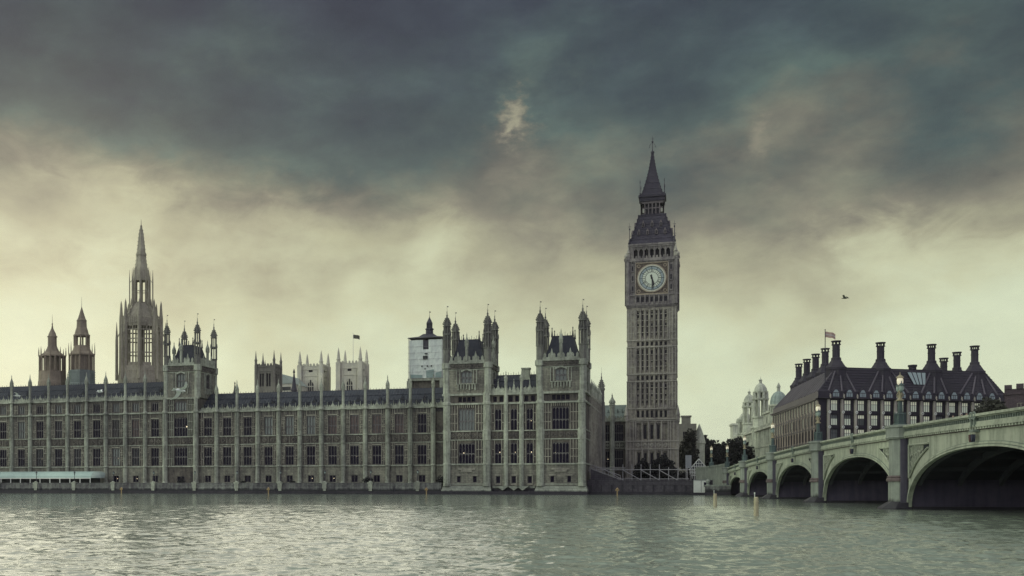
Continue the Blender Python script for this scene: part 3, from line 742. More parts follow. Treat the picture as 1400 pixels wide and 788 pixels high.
def tower_top(t, key, x0, x1, y0, y1, P, cx, cy, win=True, side_win=True):
    """the storey above the main cornice: walls, window, corbel band, battlements, steep roof, four corner turrets (all in world x, y)"""
    X0, X1, Y0, Y1 = x0-cx, x1-cx, y0-cy, y1-cy; xm = (X0+X1)/2; ym = (Y0+Y1)/2; D = Y1-Y0; W = X1-X0
    zc, b0, b1, bt = P['zc'], P['b0'], P['b1'], P['bt']
    b = MB(); ww, wz0, wz1 = P['win']
    faces = [(xm, Y0, 0, W), (X1, ym, math.pi/2, D), (xm, Y1, math.pi, W), (X0, ym, -math.pi/2, D)]
    for i, (fx, fy, rz, L) in enumerate(faces):
        b.at(fx, fy, 0, rz); b.wall(-L/2, L/2, zc, b1, [(-ww/2, ww/2, wz0, wz1)], d=.5)
    b.T = None; b.quad((X0,Y0,b1),(X1,Y0,b1),(X1,Y1,b1),(X0,Y1,b1)); part('tower_wall', b, P['mat'], t)
    tr, cv, pp, nc = MB(), MB(), MB(), MB()
    for i, (fx, fy, rz, L) in enumerate(faces):
        for q in (tr, cv, pp): q.at(fx, fy, 0, rz)
        h = L/2-1.25
        for s_ in (-1, 1):
            x = s_*(ww/2+.75)
            for k in range(4):
                z = wz0-.1+k*(wz1-wz0+.1)/4; hh = (wz1-wz0)/4-.12
                nc.at(fx, fy, 0, rz).quad((x-.22,-.012,z),(x+.22,-.012,z),(x+.22,-.012,z+hh),(x-.22,-.012,z+hh))
            for q in (-.36, .36): tr.box(x+q-.08, x+q+.08, -.2, -.003, wz0-.3, wz1+.3)
            tr.add([(s_*(ww/2+.1),-.2,wz1-.3),(s_*(ww/2+.1),-.2,wz1+.2),(0,-.2,wz1+.75),(0,-.2,wz1+.3)],[(0,1,2,3)])
        n_ = 7; lo = max(zc+.15, wz0-1.7)
        for k in range(n_):
            x = (k-(n_-1)/2)*(ww+2.2)/n_; tr.box(x-.14, x+.14, -.32, -.003, lo+.25*(k % 2), wz0-.3)
            nc.quad((x+.16,-.01,lo+.4),(x+.40,-.01,lo+.4),(x+.40,-.01,wz0-.4),(x+.16,-.01,wz0-.4)) if k < n_-1 else None
        tr.box(-(ww+2.4)/2, (ww+2.4)/2, -.36, -.003, wz0-.3, wz0-.12)
        tr.box(-h, h, -.16, -.004, wz1+.25, wz1+.45)
        cv.box(-L/2, L/2, -.32, -.003, b0, b0+.25); carved_band(cv, -h, h, b0+.3, b1-.15, p=.25)
        pp.box(-L/2, L/2, -.42, -.003, b1-.12, b1+.2); pp.box(-h, h, -.1, .25, b1+.2, b1+.75)
        merlons(pp, -h, h, -.1, b1+.75, .6, .5, bt-b1-.75, .3)
        pinnacle(pp, 0, .05, b1+.6, P['mid'], .38)
        for q in (-h*.5, h*.5): pp.add([(q-.55,-.12,b1+.7),(q+.55,-.12,b1+.7),(q,-.12,bt+1.1),(q-.55,.2,b1+.7),(q+.55,.2,b1+.7),(q,.2,bt+1.1)],[(0,1,2),(5,4,3),(0,2,5,3),(1,4,5,2)])
    part('niche', nc, 'carve', t); part('tracery', tr, 'trim', t); part('corbel_band', cv, 'carve', t); part('battlement', pp, 'trim', t)
    for i, (fx, fy, rz, L) in enumerate(faces):
        if i in (0, 1): add_window(t, fx, wz0, ww, wz1-wz0, max(2, round(ww/.75)), (.5,), y=fy, rz=rz, glass='glass_day' if i == 0 else 'glass')
        else: part('window', pane_mesh(ww, wz1-wz0, 'glass'), None, t, loc=(fx, fy, wz0), rz=rz)
    rf = MB(); ra, rb = 1.3, 3.1; z0, z1 = b1+.05, P['roof']
    rf.loft([[(X0+ra,Y0+ra,z0),(X1-ra,Y0+ra,z0),(X1-ra,Y1-ra,z0),(X0+ra,Y1-ra,z0)],[(X0+rb-.6,Y0+rb-.6,z0+(z1-z0)*.6),(X1-rb+.6,Y0+rb-.6,z0+(z1-z0)*.6),(X1-rb+.6,Y1-rb+.6,z0+(z1-z0)*.6),(X0+rb-.6,Y1-rb+.6,z0+(z1-z0)*.6)],[(X0+rb,Y0+rb,z1),(X1-rb,Y0+rb,z1),(X1-rb,Y1-rb,z1),(X0+rb,Y1-rb,z1)]])
    r = part('mansard_roof', rf, 'slate', t)
    cr = MB(); cresting(cr, X0+rb, X1-rb, Y0+rb, z1, 1.0); cresting(cr, X0+rb, X1-rb, Y1-rb, z1, 1.0)
    for x, y in ((X0+rb,Y0+rb),(X1-rb,Y0+rb),(X1-rb,Y1-rb),(X0+rb,Y1-rb)): spike(cr, x, y, z1-.2, 2.4, .28)
    part('roof_cresting', cr, 'dark_metal', r)
    tm = turret_mesh(key, P['r'], b1-.1, P['zd'], P['zu'], P['zt'], P['tip'], P['open'])
    for x, y in ((X0+.6,Y0+.6),(X1-.6,Y0+.6),(X0+.6,Y1-.6),(X1-.6,Y1-.6)): part('turret', tm, None, t, loc=(x, y, 0))
    cpm = None
    for x, y in ((X0+.6,Y0+.6),(X1-.6,Y0+.6),(X0+.6,Y1-.6),(X1-.6,Y1-.6)):
        cp = MB(); cp.lathe([(P['r']*1.05,zc),(P['r']*1.05,b0-.02),(P['r']*1.35,b0+.2),(P['r']*1.35,b1+.1)], 8); cpm = cpm or cp.mesh('corner_pier', M['trim']); part('corner_pier', cpm, None, t, loc=(x, y, 0))
    part('corner_pier', cp, 'trim', t) if False else None

def build_tower_block():
    x0, x1, Y = -135.3, -125.0, 271.4; cx, cy = -130.15, 271.4
    t = thing('turreted_tower', 'square palace tower with four open corner turrets beside the tall pale wing', 'palace tower', (cx, Y, 2))
    b = MB(); b.wall(-5.15, 5.15, 2, 25.7, [(-1.9,1.9,7.6,12.5),(-2.0,2.0,15.5,20.6),(-1.7,1.7,22.4,25.0),(-1.1,1.1,2.2,4.6)], d=.5); shell(b, -5.15, 5.15, 0, 12, 2, 25.7)
    part('wall', b, 'wall', t)
    b = MB()
    for z, h, p in ((Z2,.32,.3),(Z1B-.05,.22,.24),(Z1,.24,.26),(ZC-.12,.42,.4),(25.6,.45,.4)): b.box(-5.15-.2, 5.15+.2, -p, .5, z, z+h)
    part('string_course', b, 'trim', t)
    b = MB(); carved_band(b, -3.9, 3.9, Z1B+.18, Z1-.02); part('carved_band', b, 'carve', t)
    b = MB()
    for a, c in ((-4.0,-2.2),(2.2,4.0)):
        tracery(b, a, c, Z2+.34, Z1B-.06, cross=(9.4, 11.2)); tracery(b, a, c, Z1+.26, ZC-.14, cross=(17.3, 19.5)); tracery(b, a, c, ZC+.32, 25.5, cross=(24,))
    part('wall_tracery', b, 'trim', t)
    for x in (-4.6, 4.6): part('buttress', buttress_mesh(25.7, 0, .68), None, t, loc=(x, -.3, 0))
    add_window(t, 0, 7.6, 3.8, 4.9, 5, (.48,), glass='glass', lit=None)
    add_window(t, 0, 15.5, 4.0, 5.1, 5, (.48,), lit=(.42,.5,.34))
    add_window(t, 0, 22.4, 3.4, 2.6, 4, (), glass='glass_day', bar=.2); add_window(t, 0, 2.2, 2.2, 2.4, 2, (), head=False)
    tower_top(t, 'tall', x0, x1, 271.6, 283.8, dict(zc=26.05, b0=33.2, b1=34.8, bt=36.9, win=(2.4,28.8,32.6), mid=42.2, roof=40.6, r=.86, zd=37.6, zu=40.7, zt=43.5, tip=48.0, open=True, mat='ashlar'), cx, cy)
build_tower_block()
# ---- river pavilion with its two towers and the long north side
def build_pavilion():
    X0, X1, Y = -55.4, -22.0, 262.0; cx = -38.7; xa, xb = -44.3-cx, -33.05-cx; L, Rr = X0-cx, X1-cx
    t = thing('river_pavilion', 'gothic palace block rising straight from the river with two turreted towers', 'palace block', (cx, Y, 0))
    G = .7   # the middle is set back from the tower fronts
    A, B_ = 23.9, 21.7
    # wall fronts
    lw, rw = -49.85-cx, -27.6-cx
    def tower_ops(c): return [(c-1.9,c+1.9,7.4,12.3),(c-1.9,c+1.9,15.4,20.6),(c-2.4,c-1.5,2.9,4.4),(c+1.5,c+2.4,2.9,4.4)]+[(c+q-.45,c+q+.45,22.3,23.5) for q in (-1.6,-.53,.53,1.6)]
    mids = [-42.4-cx, -38.65-cx, -34.9-cx]
    mo = [o for c in mids for o in ((c-.75,c+.75,7.4,12.3),(c-.75,c+.75,15.4,20.5),(c-.5,c+.5,2.7,4.4),(c-1.2,c-.3,22.2,23.5),(c+.3,c+1.2,22.2,23.5))]
    hi = lambda ops: [o for o in ops if o[2] > Z2]
    lo = lambda ops: [o for o in ops if o[3] < Z2]
    b = MB(); b.wall(L, xa, 1.9, Z2, lo(tower_ops(lw)), d=.5); b.wall(xb, Rr, 1.9, Z2, lo(tower_ops(rw)), d=.5); b.at(0, G); b.wall(xa, xb, 1.9, Z2, lo(mo), d=.5); part('ground_storey', b, 'ashlar', t)
    b = MB(); b.wall(L, xa, Z2, A, hi(tower_ops(lw)), d=.5); b.wall(xb, Rr, Z2, A, hi(tower_ops(rw)), d=.5)
    b.at(0, G); b.wall(xa, xb, Z2, A+.3, hi(mo), d=.5); b.T = None
    b.quad((xa,0,1.9),(xa,G,1.9),(xa,G,A),(xa,0,A)); b.quad((xb,G,1.9),(xb,0,1.9),(xb,0,A),(xb,G,A))
    b.quad((L,18,1.9),(L,0,1.9),(L,0,A),(L,18,A)); b.quad((L,18,1.9),(L,18,A),(xb,18,A),(xb,18,1.9))
    part('wall', b, 'wall', t)
    b = MB()   # dark backing of the little frieze lights
    for c in (lw, rw): b.quad((c-2.2,.495,22.2),(c+2.2,.495,22.2),(c+2.2,.495,23.6),(c-2.2,.495,23.6))
    for c in mids: b.quad((c-1.3,G+.495,22.1),(c+1.3,G+.495,22.1),(c+1.3,G+.495,23.6),(c-1.3,G+.495,23.6))
    part('frieze_glass', b, 'glass', t)
    # north side, 60 m deep
    nb = 11; NL = 60.0; w0 = 11.8; pit = (NL-w0)/nb
    nops = [o for i in range(nb) for c in (w0+(i+.5)*pit,) for o in ((c-1.2,c+1.2,7.4,12.3),(c-1.2,c+1.2,15.4,20.5))]
    b = MB().at(Rr, 0, 0, math.pi/2); b.wall(0, NL, 1.9, A, [(3.0,4.4,7.4,12.3),(7.2,8.6,7.4,12.3),(3.0,4.4,15.4,20.5),(7.2,8.6,15.4,20.5)]+nops, d=.45)
    part('north_wall', b, 'wall', t)
    b = MB()
    for z, h, p in ((Z2,.32,.28),(Z1B-.05,.22,.24),(Z1-.1,.24,.26),(B_-.12,.4,.36),(A-.1,.5,.42)):
        b.box(L-p, xa+p, -p, .3, z, z+h); b.box(xb-p, Rr+p, -p, .3, z, z+h); b.box(xa+p+.002, xb-p-.002, G-p, G+.2, z, z+h)
        b.box(Rr-.2, Rr+p-.003, .302, NL, z+.002, z+h-.002)
    for a, c in ((L, xa), (xb, Rr)): b.box(a-.12, c+.12, -.14, .3, 2.35, 2.6)
    part('string_course', b, 'trim', t)
    b = MB()   # battered river base
    for a, c, y in ((L, xa, 0), (xb, Rr, 0)):
        b.loft([[(a-.55,-1.15,.78),(c+.55,-1.15,.78),(c+.55,3,.78),(a-.55,3,.78)],[(a-.4,-.8,1.25),(c+.4,-.8,1.25),(c+.4,3,1.25),(a-.4,3,1.25)],[(a-.15,-.2,2.1),(c+.15,-.2,2.1),(c+.15,3,2.1),(a-.15,3,2.1)]])
    b.box(xa+.56, xb-.56, G-.25, 3, 1.5, 2.0)
    for c in (xa+3.1, (xa+xb)/2+.2, xb-3.4): b.add([(c-1.5,-.45,2.02),(c+1.5,-.45,2.02),(c,-.55,.95),(c-1.5,G-.26,2.02),(c+1.5,G-.26,2.02),(c,G-.26,.95)],[(0,2,1),(3,4,5),(0,3,5,2),(1,2,5,4),(0,1,4,3)])
    part('battered_base', b, 'base_stone', t)
    b = MB(); b.box(L-.62, Rr+.62, -1.25, 3, -1.5, .78); b.box(xa+.57, xb-.57, G-.1, 2.9, .78, 1.5); b.box(Rr+.003, Rr+.4, 3.01, NL, -1.5, 1.9); part('weedy_footing', b, 'weed', t)
    # relief
    b = MB()
    for c in (lw, rw): carved_band(b, c-4.3, c+4.3, Z1B+.2, Z1-.12)
    b.at(0, G)
    for c in mids: carved_band(b, c-1.45, c+1.45, Z1B+.2, Z1-.12)
    b.at(Rr, 0, 0, math.pi/2)
    carved_band(b, 1.2, NL-.6, Z1B+.2, Z1-.12); b.T = None
    part('carved_band', b, 'carve', t)
    b = MB()
    def strips(a, c, lo=True):
        tracery(b, a, c, Z2+.34, Z1B-.06, pitch=.6, w=.14, cross=(9.0, 10.8)); tracery(b, a, c, Z1+.16, B_-.14, pitch=.6, w=.14, cross=(17.2, 19.4))
    for c in (lw, rw):
        for a, d in ((c-4.25,c-2.2),(c+2.2,c+4.25)): strips(a, d)
        tracery(b, c-2.1, c+2.1, 20.9, B_-.14, pitch=.45, w=.12)
        b.box(c-2.1, c+2.1, -.25, -.004, 5.9, 6.3); b.box(c-1.4, c+1.4, -.2, -.004, 5.4, 5.9)
        for q in (-1.95, 1.95): b.box(c+q-.75, c+q+.75, -.16, -.004, 4.5, 4.75)
    b.at(0, G)
    for c in mids:
        for a, d in ((c-1.5,c-.9),(c+.9,c+1.5)): strips(a, d)
        b.box(c-.75, c+.75, -.14, -.004, 4.5, 4.75); b.box(c-.75, c+.75, -.14, -.004, 2.3, 2.6)
        for q in (-.7, .7): b.box(c+q-.1, c+q+.1, -.14, -.004, 2.65, 4.45)
    b.at(Rr, 0, 0, math.pi/2)
    for i in range(nb+1):
        x = w0+i*pit
        b.box(x-.42, x+.42, -.5, -.003, 2, A+.6)
    for i in range(nb):
        c = w0+(i+.5)*pit
        for q in (-1.55, 1.55): b.box(c+q-.1, c+q+.1, -.14, -.003, Z2+.4, Z1B-.1); b.box(c+q-.1, c+q+.1, -.14, -.003, Z1+.2, B_-.2)
    b.T = None
    part('wall_tracery', b, 'rib', t)
    # piers at the tower corners and between the middle bays
    for x in (L+.75, xa-.75, xb+.75, Rr-.75): part('buttress', pav_buttress(.92), None, t, loc=(x, .1, 0))
    for x in (-40.5-cx, -36.8-cx):
        o = part('buttress', pav_buttress(.5), None, t, loc=(x, G-.2, 0)); part('pinnacle', pinnacle_mesh(24.4, 29.6, .34), None, o)
    # middle parapet, roof, chimney
    b = MB().at(0, G); b.box(xa, xb, -.05, .3, A+.42, A+.95); merlons(b, xa+.2, xb-.2, -.05, A+.95, .45, .4, .7, .25)
    for c in mids:
        for q in (-.95, 0, .95):
            h = 2.9 if q == 0 else 1.9
            b.add([(c+q-.55,-.1,A+.5),(c+q+.55,-.1,A+.5),(c+q,-.1,A+h),(c+q-.55,.25,A+.5),(c+q+.55,.25,A+.5),(c+q,.25,A+h)],[(0,1,2),(5,4,3),(0,2,5,3),(1,4,5,2)])
        spike(b, c, .05, A+2.7, 1.0, .15)
    b.T = None; part('parapet', b, 'trim', t)
    r = part('roof', gable_roof(xa-.5, xb+.5, G+.6, 16.5, A+.5, 29.2), 'slate', t)
    b = MB(); cresting(b, xa, xb, 8.9, 29.22, .8, .6); part('roof_cresting', b, 'dark_metal', r)
    b = MB(); b.box(-37.6-cx, -35.7-cx, 6.5, 8.0, 27.5, 30.4); b.box(-37.75-cx, -35.55-cx, 6.35, 8.15, 30.4, 30.75); part('chimney', b, 'trim', r)
    # windows
    for c, gl in ((lw, 'glass_day'), (rw, 'glass')):
        add_window(t, c, 7.4, 3.8, 4.9, 5, (.5,), lit=(-.2,.52,.22) if c == lw else (-.32,.5,.2))
        add_window(t, c, 15.4, 3.8, 5.2, 5, (.45,), glass=gl)
        for q in (-1.95, 1.95): add_window(t, c+q, 2.9, .9, 1.5, 1, (), head=False, bar=.1)
    for k, c in enumerate(mids):
        add_window(t, c, 7.4, 1.5, 4.9, 2, (.5,), y=G, lit=(.25,.55,.2) if k != 1 else (.2,.55,.15)); add_window(t, c, 15.4, 1.5, 5.1, 2, (.5,), y=G, lit=(.2,.42,.15) if k == 2 else None)
        add_window(t, c, 2.7, 1.0, 1.7, 1, (), y=G, head=False, bar=.1)
    for i in range(nb):
        for z in (7.4, 15.4): add_window(t, Rr, z, 2.4, 4.9 if z < 9 else 5.1, 3, (.5,), y=w0+(i+.5)*pit, rz=math.pi/2, glass='glass_day' if i % 2 else 'glass')
    for x in (3.7, 7.9):
        for z in (7.4, 15.4): add_window(t, Rr, z, 1.4, 4.9 if z < 9 else 5.1, 2, (.5,), y=x, rz=math.pi/2)
    P = dict(zc=A+.4, b0=30.3, b1=31.6, bt=33.4, win=(2.6,26.8,29.7), mid=39.0, roof=37.6, r=.92, zd=35.3, zu=38.7, zt=40.7, tip=44.9, open=False, mat='ashlar')
    for x0, x1, lab in ((X0, -44.3, 'left'), (-33.05, X1, 'right')):
        tower_top(t, 'pav', x0, x1, Y, Y+11.5, P, cx, Y)
    # the long north roof and its row of small pinnacles
    b = MB(); ra = [(Rr-.6, 23.9+.5), (Rr-7, 27.2), (Rr-8, 27.2), (Rr-14, 24.4)]
    b.loft([[(x, 11.6, z) for x, z in ra], [(x, NL-.5, z) for x, z in ra]]); part('north_roof', b, 'slate', t)
    b = MB().at(Rr, 0, 0, math.pi/2); b.box(w0, NL, .1, .35, A+.4, A+1.0); merlons(b, w0, NL, .1, A+1.0, .6, .5, .7, .25); b.T = None
    part('north_parapet', b, 'trim', t)
    for i in range(1, nb): part('pinnacle', pinnacle_mesh(24.4, 28.4, .32), None, t, loc=(Rr+.2, w0+i*pit, 0))
    b = MB(); b.quad((Rr,NL,2),(Rr-14,NL,2),(Rr-14,NL,24.3),(Rr,NL,24.3)); b.quad((Rr-14,NL,2),(Rr-14,11.6,2),(Rr-14,11.6,24.3),(Rr-14,NL,24.3)); part('back_wall', b, 'wall', t)
    b = MB(); b.lathe([(.95,2),(.95,25)], 8); b.lathe([(.8,25),(.8,28.2),(1.0,28.3),(1.0,28.6),(.8,28.7)], 8); crocket_dome(b, 0, 0, 28.7, .85, 4.9); b.box(-.02,.02,-.02,.02,33.6,34.6)
    part('stair_turret', b, 'turret', t, loc=(Rr+.3, 48.5, 0))
def pav_buttress(r):
    def f():
        b = MB()
        b.lathe([(r*1.1,2),(r*1.1,2.6),(r,2.8),(r,Z2),(r*1.14,Z2+.03),(r*1.14,Z2+.34),(r,Z2+.5),(r,Z1B-.2),(r*1.1,Z1B-.1),(r*1.1,Z1+.2),(r*.97,Z1+.4),(r*.97,21.5),(r*1.15,21.62),(r*1.15,22.1),(r*.95,22.3),(r*.95,24.4)], 8)
        for k in range(8):
            a = k*math.pi/4; x, y = r*.96*math.cos(a), r*.96*math.sin(a)
            if y < .3: b.box(x-.07, x+.07, y-.07, y+.07, 2.9, 21.5)
        return b.mesh('buttress', M['trim'])
    return cached(('pbutt', r), f)
M['dial_rim'] = mat_plain('cream_dial_rim', (.52, .52, .43), .5)
M['base_stone'] = mat_rough('pale_base_stone', (.36, .385, .315), (.22, .23, .20), .3, 1.3, .8, amount=.8, courses=.5, tide=.8)
build_pavilion()

def build_link():
    t = thing('north_wing', 'narrow dark palace wing with a green roof against the clock tower', 'palace wing', (-19, 325, 2))
    x0, x1 = -2.9, 2.9
    b = MB(); b.wall(x0, x1, 2, 20.6, [(-.1,2.3,7.4,12.3),(-.1,2.3,14.8,19.6),(-2.6,-1.5,6,12),(-2.6,-1.5,14.8,19.6)], d=.5); b.quad((x1,16,2),(x0,16,2),(x0,16,20.6),(x1,16,20.6)); part('wall', b, 'wall', t)
    b = MB()
    for z in (6.8, 12.6, 14.4, 20.4): b.box(x0, x1, -.3, .2, z, z+.35)
    carved_band(b, x0+.2, x1-.2, 12.95, 14.35); tracery(b, -1.3, -.3, 7.2, 12.5); tracery(b, -1.3, -.3, 14.8, 20.3)
    part('string_course', b, 'trim', t)
    b = MB(); b.box(x0, x1, .1, .35, 20.75, 21.5); merlons(b, x0, x1, .1, 21.5, .4, .4, .6, .25); part('parapet', b, 'trim', t)
    b = MB(); b.loft([[(x0-6,.6,21),(x0-6,13,21),(x0-6,7,25.6),(x0-6,6.6,25.6)],[(x1,.6,21),(x1,13,21),(x1,7,25.6),(x1,6.6,25.6)]]); r = part('roof', b, 'green_roof', t)
    b = MB()
    for i in range(7): b.lathe([(.3,23.2),(.3,23.9),(.05,24.4)], 4, x0-3+i*1.3, 3.4)
    part('roof_vent', b, 'green_roof', r)
    o = part('buttress', buttress_mesh(20.8, 0, .6), None, t, loc=(-.7, -.35, 0)); part('pinnacle', pinnacle_mesh(20.8, 28.6, .7), None, o)
    add_window(t, 1.1, 7.4, 2.4, 4.9, 4, (.5,)); add_window(t, 1.1, 14.8, 2.4, 4.8, 4, (.5,))
    add_window(t, -2.05, 14.8, 1.1, 4.8, 2, (.5,)); add_window(t, -2.05, 6, 1.1, 6, 2, (.5,), lit=(.1,.6,.18))
build_link()

# ------------------------------------------------------------------ the clock tower
def numeral(b, txt, R0, ang, h, w):
    """strokes of a roman numeral, feet towards the centre, on the dial plane (x, z), clockwise angle from 12"""
    sw = {'I': .30, 'V': .62, 'X': .62}; tot = sum(sw[c] for c in txt)*w; p = -tot/2
    def q(x0, z0, x1, z1, th):
        d = Vector((x1-x0, z1-z0)); n = Vector((-d.y, d.x)).normalized()*th/2
        P = [Vector((x0,z0))+n, Vector((x0,z0))-n, Vector((x1,z1))-n, Vector((x1,z1))+n]
        out = []
        for v in P:
            X = v.x; Z = R0+v.y
            out.append((X*math.cos(ang)+Z*math.sin(ang), 0, -X*math.sin(ang)+Z*math.cos(ang)))
        b.poly(out)
    for c in txt:
        g = sw[c]*w; m_ = p+g/2; hw = g*.34; th = w*.17
        if c == 'I': q(m_, -h/2, m_, h/2, th)
        elif c == 'V': q(m_-hw, h/2, m_, -h/2, th); q(m_+hw, h/2, m_, -h/2, th*.6)
        else: q(m_-hw, h/2, m_+hw, -h/2, th); q(m_+hw, h/2, m_-hw, -h/2, th*.6)
        p += g
def disc(b, r0, r1, y, n=48):
    for i in range(n):
        a, c = i*2*math.pi/n, (i+1)*2*math.pi/n
        if r0 <= 0: b.poly([(0,y,0),(r1*math.cos(a),y,r1*math.sin(a)),(r1*math.cos(c),y,r1*math.sin(c))])
        else: b.quad((r0*math.cos(a),y,r0*math.sin(a)),(r1*math.cos(a),y,r1*math.sin(a)),(r1*math.cos(c),y,r1*math.sin(c)),(r0*math.cos(c),y,r0*math.sin(c)))
def ringbar(b, r0, r1, y0, y1, n=48):
    vs, fs = [], []
    for i in range(n):
        a = i*2*math.pi/n
        for r, y in ((r0,y0),(r1,y0),(r1,y1),(r0,y1)): vs.append((r*math.cos(a), y, r*math.sin(a)))
    for i in range(n):
        j = (i+1) % n
        for k in range(4): l = (k+1) % 4; fs.append((i*4+k, i*4+l, j*4+l, j*4+k))
    b.add(vs, fs)
def slit_parts(t, gls):
    # the slits of the face seen from the river are windows of their own, those of the other faces one mesh
    per = []; rest = MB()
    for f in gls.f:
        P = [gls.v[i] for i in f]
        if max(p[1] for p in P) < -5.9 and len(per) < 98: per.append(P)
        else: rest.quad(*P)
    for P in per:
        q = MB(); q.quad(*P); part('slit_window', q, 'louvre', t)
    part('slit_windows', rest, 'louvre', t, kind='stuff')
def build_clock_tower():
    H = 6.65
    t = thing('clock_tower', 'tall gothic clock tower with a pale round dial and a dark pointed spire', 'clock tower', (-8.75, 328.6, 2))
    FR = [0, math.pi/2, math.pi, -math.pi/2]
    shaft, rib, gls, base, bands = MB(), MB(), MB(), MB(), MB(); slits = []
    cols = [(i-3)*1.24 for i in range(7)]
    tiers = [(24.6, 31.0), (34.0, 40.7), (43.6, 51.4)]
    for rz in FR:
        cs, sn = math.cos(rz), math.sin(rz); px, py = H*sn, -H*cs
        for q in (shaft, rib, gls, base, bands): q.at(px, py, 0, rz)
        ops = []
        for z0, z1 in tiers:
            for i, x in enumerate(cols):
                ops.append((x-.33, x+.33, z0, z1))
                for zz in np.arange(z0+1.5, z1-.8, 1.7): rib.box(x-.32, x+.32, .16, .40, zz, zz+.2)
        for i, x in enumerate(cols):
            for z0, z1 in ((31.75, 33.1), (41.4, 42.6), (21.2, 23.3)): ops.append((x-.36, x+.36, z0, z1))
        shaft.wall(-H, H, 20.6, 52.2, ops, d=.42, back=True)
        for z0, z1 in tiers:
            for i, x in enumerate(cols):
                dark = i in (1, 2, 4, 5)
                if dark: gls.quad((x-.17,.40,z0+.7),(x+.17,.40,z0+.7),(x+.17,.40,z1-.3),(x-.17,.40,z1-.3))
                else:
                    zz = (z0+z1)/2-.6; gls.quad((x-.2,.40,zz),(x+.2,.40,zz),(x+.2,.40,zz+.8),(x-.2,.40,zz+.8)); gls.quad((x-.25,.40,z1-2.0),(x+.25,.40,z1-2.0),(x+.25,.40,z1-.5),(x-.25,.40,z1-.5))
        for i, x in enumerate(cols):
            for z0, z1 in ((31.75, 33.1), (41.4, 42.6), (21.2, 23.3)): gls.quad((x-.3,.40,z0+.1),(x+.3,.40,z0+.1),(x+.3,.40,z1-.2),(x-.3,.40,z1-.2))
        for z in (31.25, 33.35, 40.95, 42.85, 23.6, 20.65):
            bands.box(-H-.18, H+.18, -.2, .3, z, z+.26)
        for z0, z1 in tiers:
            for s_ in (-1, 1):
                for q in (4.75, 5.6, 6.35): rib.box(s_*q-.11, s_*q+.11, -.16, -.003, z0-.6, z1+.1)
                for zz in np.arange(z0+1.4, z1-.5, 1.9): rib.box(min(s_*4.88, s_*6.2), max(s_*4.88, s_*6.2), -.09, -.004, zz, zz+.16)
            for i in range(8):
                x = (i-3.5)*1.24; rib.box(x-.09, x+.09, -.15, -.003, z0-.6, z1+.2)
        # lower storeys
        bo = []
        for i in range(5):
            x = (i-2)*1.75; bo += [(x-.55, x+.55, 15.0, 19.6), (x-.55, x+.55, 5.0, 11.6)]
        base.at(1.055*px, 1.055*py, 0, rz); Hb = H*1.055
        base.wall(-Hb, Hb, 2, 20.4, bo, d=.5, back=True)
        gls.at(1.055*px, 1.055*py, 0, rz)
        for i in range(5):
            x = (i-2)*1.75
            for z0, z1 in ((15.2, 19.2), (5.4, 11.2)):
                if i in (1, 2, 3) or z0 < 10: gls.quad((x-.36,.48,z0),(x+.36,.48,z0),(x+.36,.48,z1),(x-.36,.48,z1))
        rib.at(1.055*px, 1.055*py, 0, rz); bands.at(1.055*px, 1.055*py, 0, rz)
        for z in (4.2, 12.2, 14.4, 20.15): bands.box(-Hb-.2, Hb+.2, -.26, .3, z, z+.3)
        carved_band(bands, -4.6, 4.6, 12.52, 14.38, p=.18)
        for s_ in (-1, 1):
            for q in (5.0, 5.9, 6.75): rib.box(s_*q-.13, s_*q+.13, -.2, -.003, 2, 20.1)
        for i in range(6):
            x = (i-2.5)*1.75; rib.box(x-.12, x+.12, -.18, -.003, 4.5, 12.2); rib.box(x-.12, x+.12, -.18, -.003, 14.7, 20.1)
    part('shaft', shaft, 'tower', t); part('tracery', rib, 'tower_rib', t); slit_parts(t, gls); part('base_storey', base, 'tower', t); part('string_course', bands, 'tower_rib', t)
    b = MB(); b.lathe([(.5,20.4),(.5,21.6),(.66,21.8),(.3,23.6),(.05,24.6)], 8); bp_ = b.mesh('base_pinnacle', M['tower_rib'])
    for sx in (-1, 1):
        for sy in (-1, 1): part('base_pinnacle', bp_, None, t, loc=(sx*6.95, sy*6.95, 0))
    # clock stage
    C = 6.95
    b = MB(); b.sqloft([(6.72,52.2),(7.1,52.9),(7.1,53.25),(C,53.26),(C,65.2)]); part('clock_stage', b, 'tower_top', t)
    d1, d2, sl = MB(), MB(), MB()
    for rz in FR:
        px, py = C*math.sin(rz), -C*math.cos(rz)
        for q in (d1, d2, sl): q.at(px, py, 0, rz)
        for i in range(7):
            x = (i-3)*1.24
            sl.quad((x-.38,-.02,53.75),(x+.38,-.02,53.75),(x+.38,-.02,55.15),(x-.38,-.02,55.15))
        for i in range(8): d1.box((i-3.5)*1.24-.2, (i-3.5)*1.24+.2, -.3, -.003, 53.3, 55.5)
        d1.box(-C-.25, C+.25, -.3, -.003, 55.5, 55.8)
        for s_ in (-1, 1):
            d1.lathe([(.8,52.9),(.8,65.4),(1.0,65.6),(1.0,66.2)], 8, s_*6.5, .35)
            for zz in (56.6, 59.4, 62.2): d1.box(min(s_*4.75,s_*5.6), max(s_*4.75,s_*5.6), -.2, -.003, zz, zz+2.2)
            d1.box(s_*4.5-.12, s_*4.5+.12, -.35, -.003, 55.8, 65.2)
            for zz in (57.0, 59.8, 62.6): sl.quad((min(s_*4.95,s_*5.4),-.21,zz),(max(s_*4.95,s_*5.4),-.21,zz),(max(s_*4.95,s_*5.4),-.21,zz+1.3),(min(s_*4.95,s_*5.4),-.21,zz+1.3))
        d2.box(-C-.3, C+.3, -.4, -.003, 65.2, 65.55); d2.box(-C-.15, C+.15, -.2, .1, 65.55, 66.1); merlons(d2, -5.6, 5.6, -.2, 66.1, .5, .45, .75, .25)
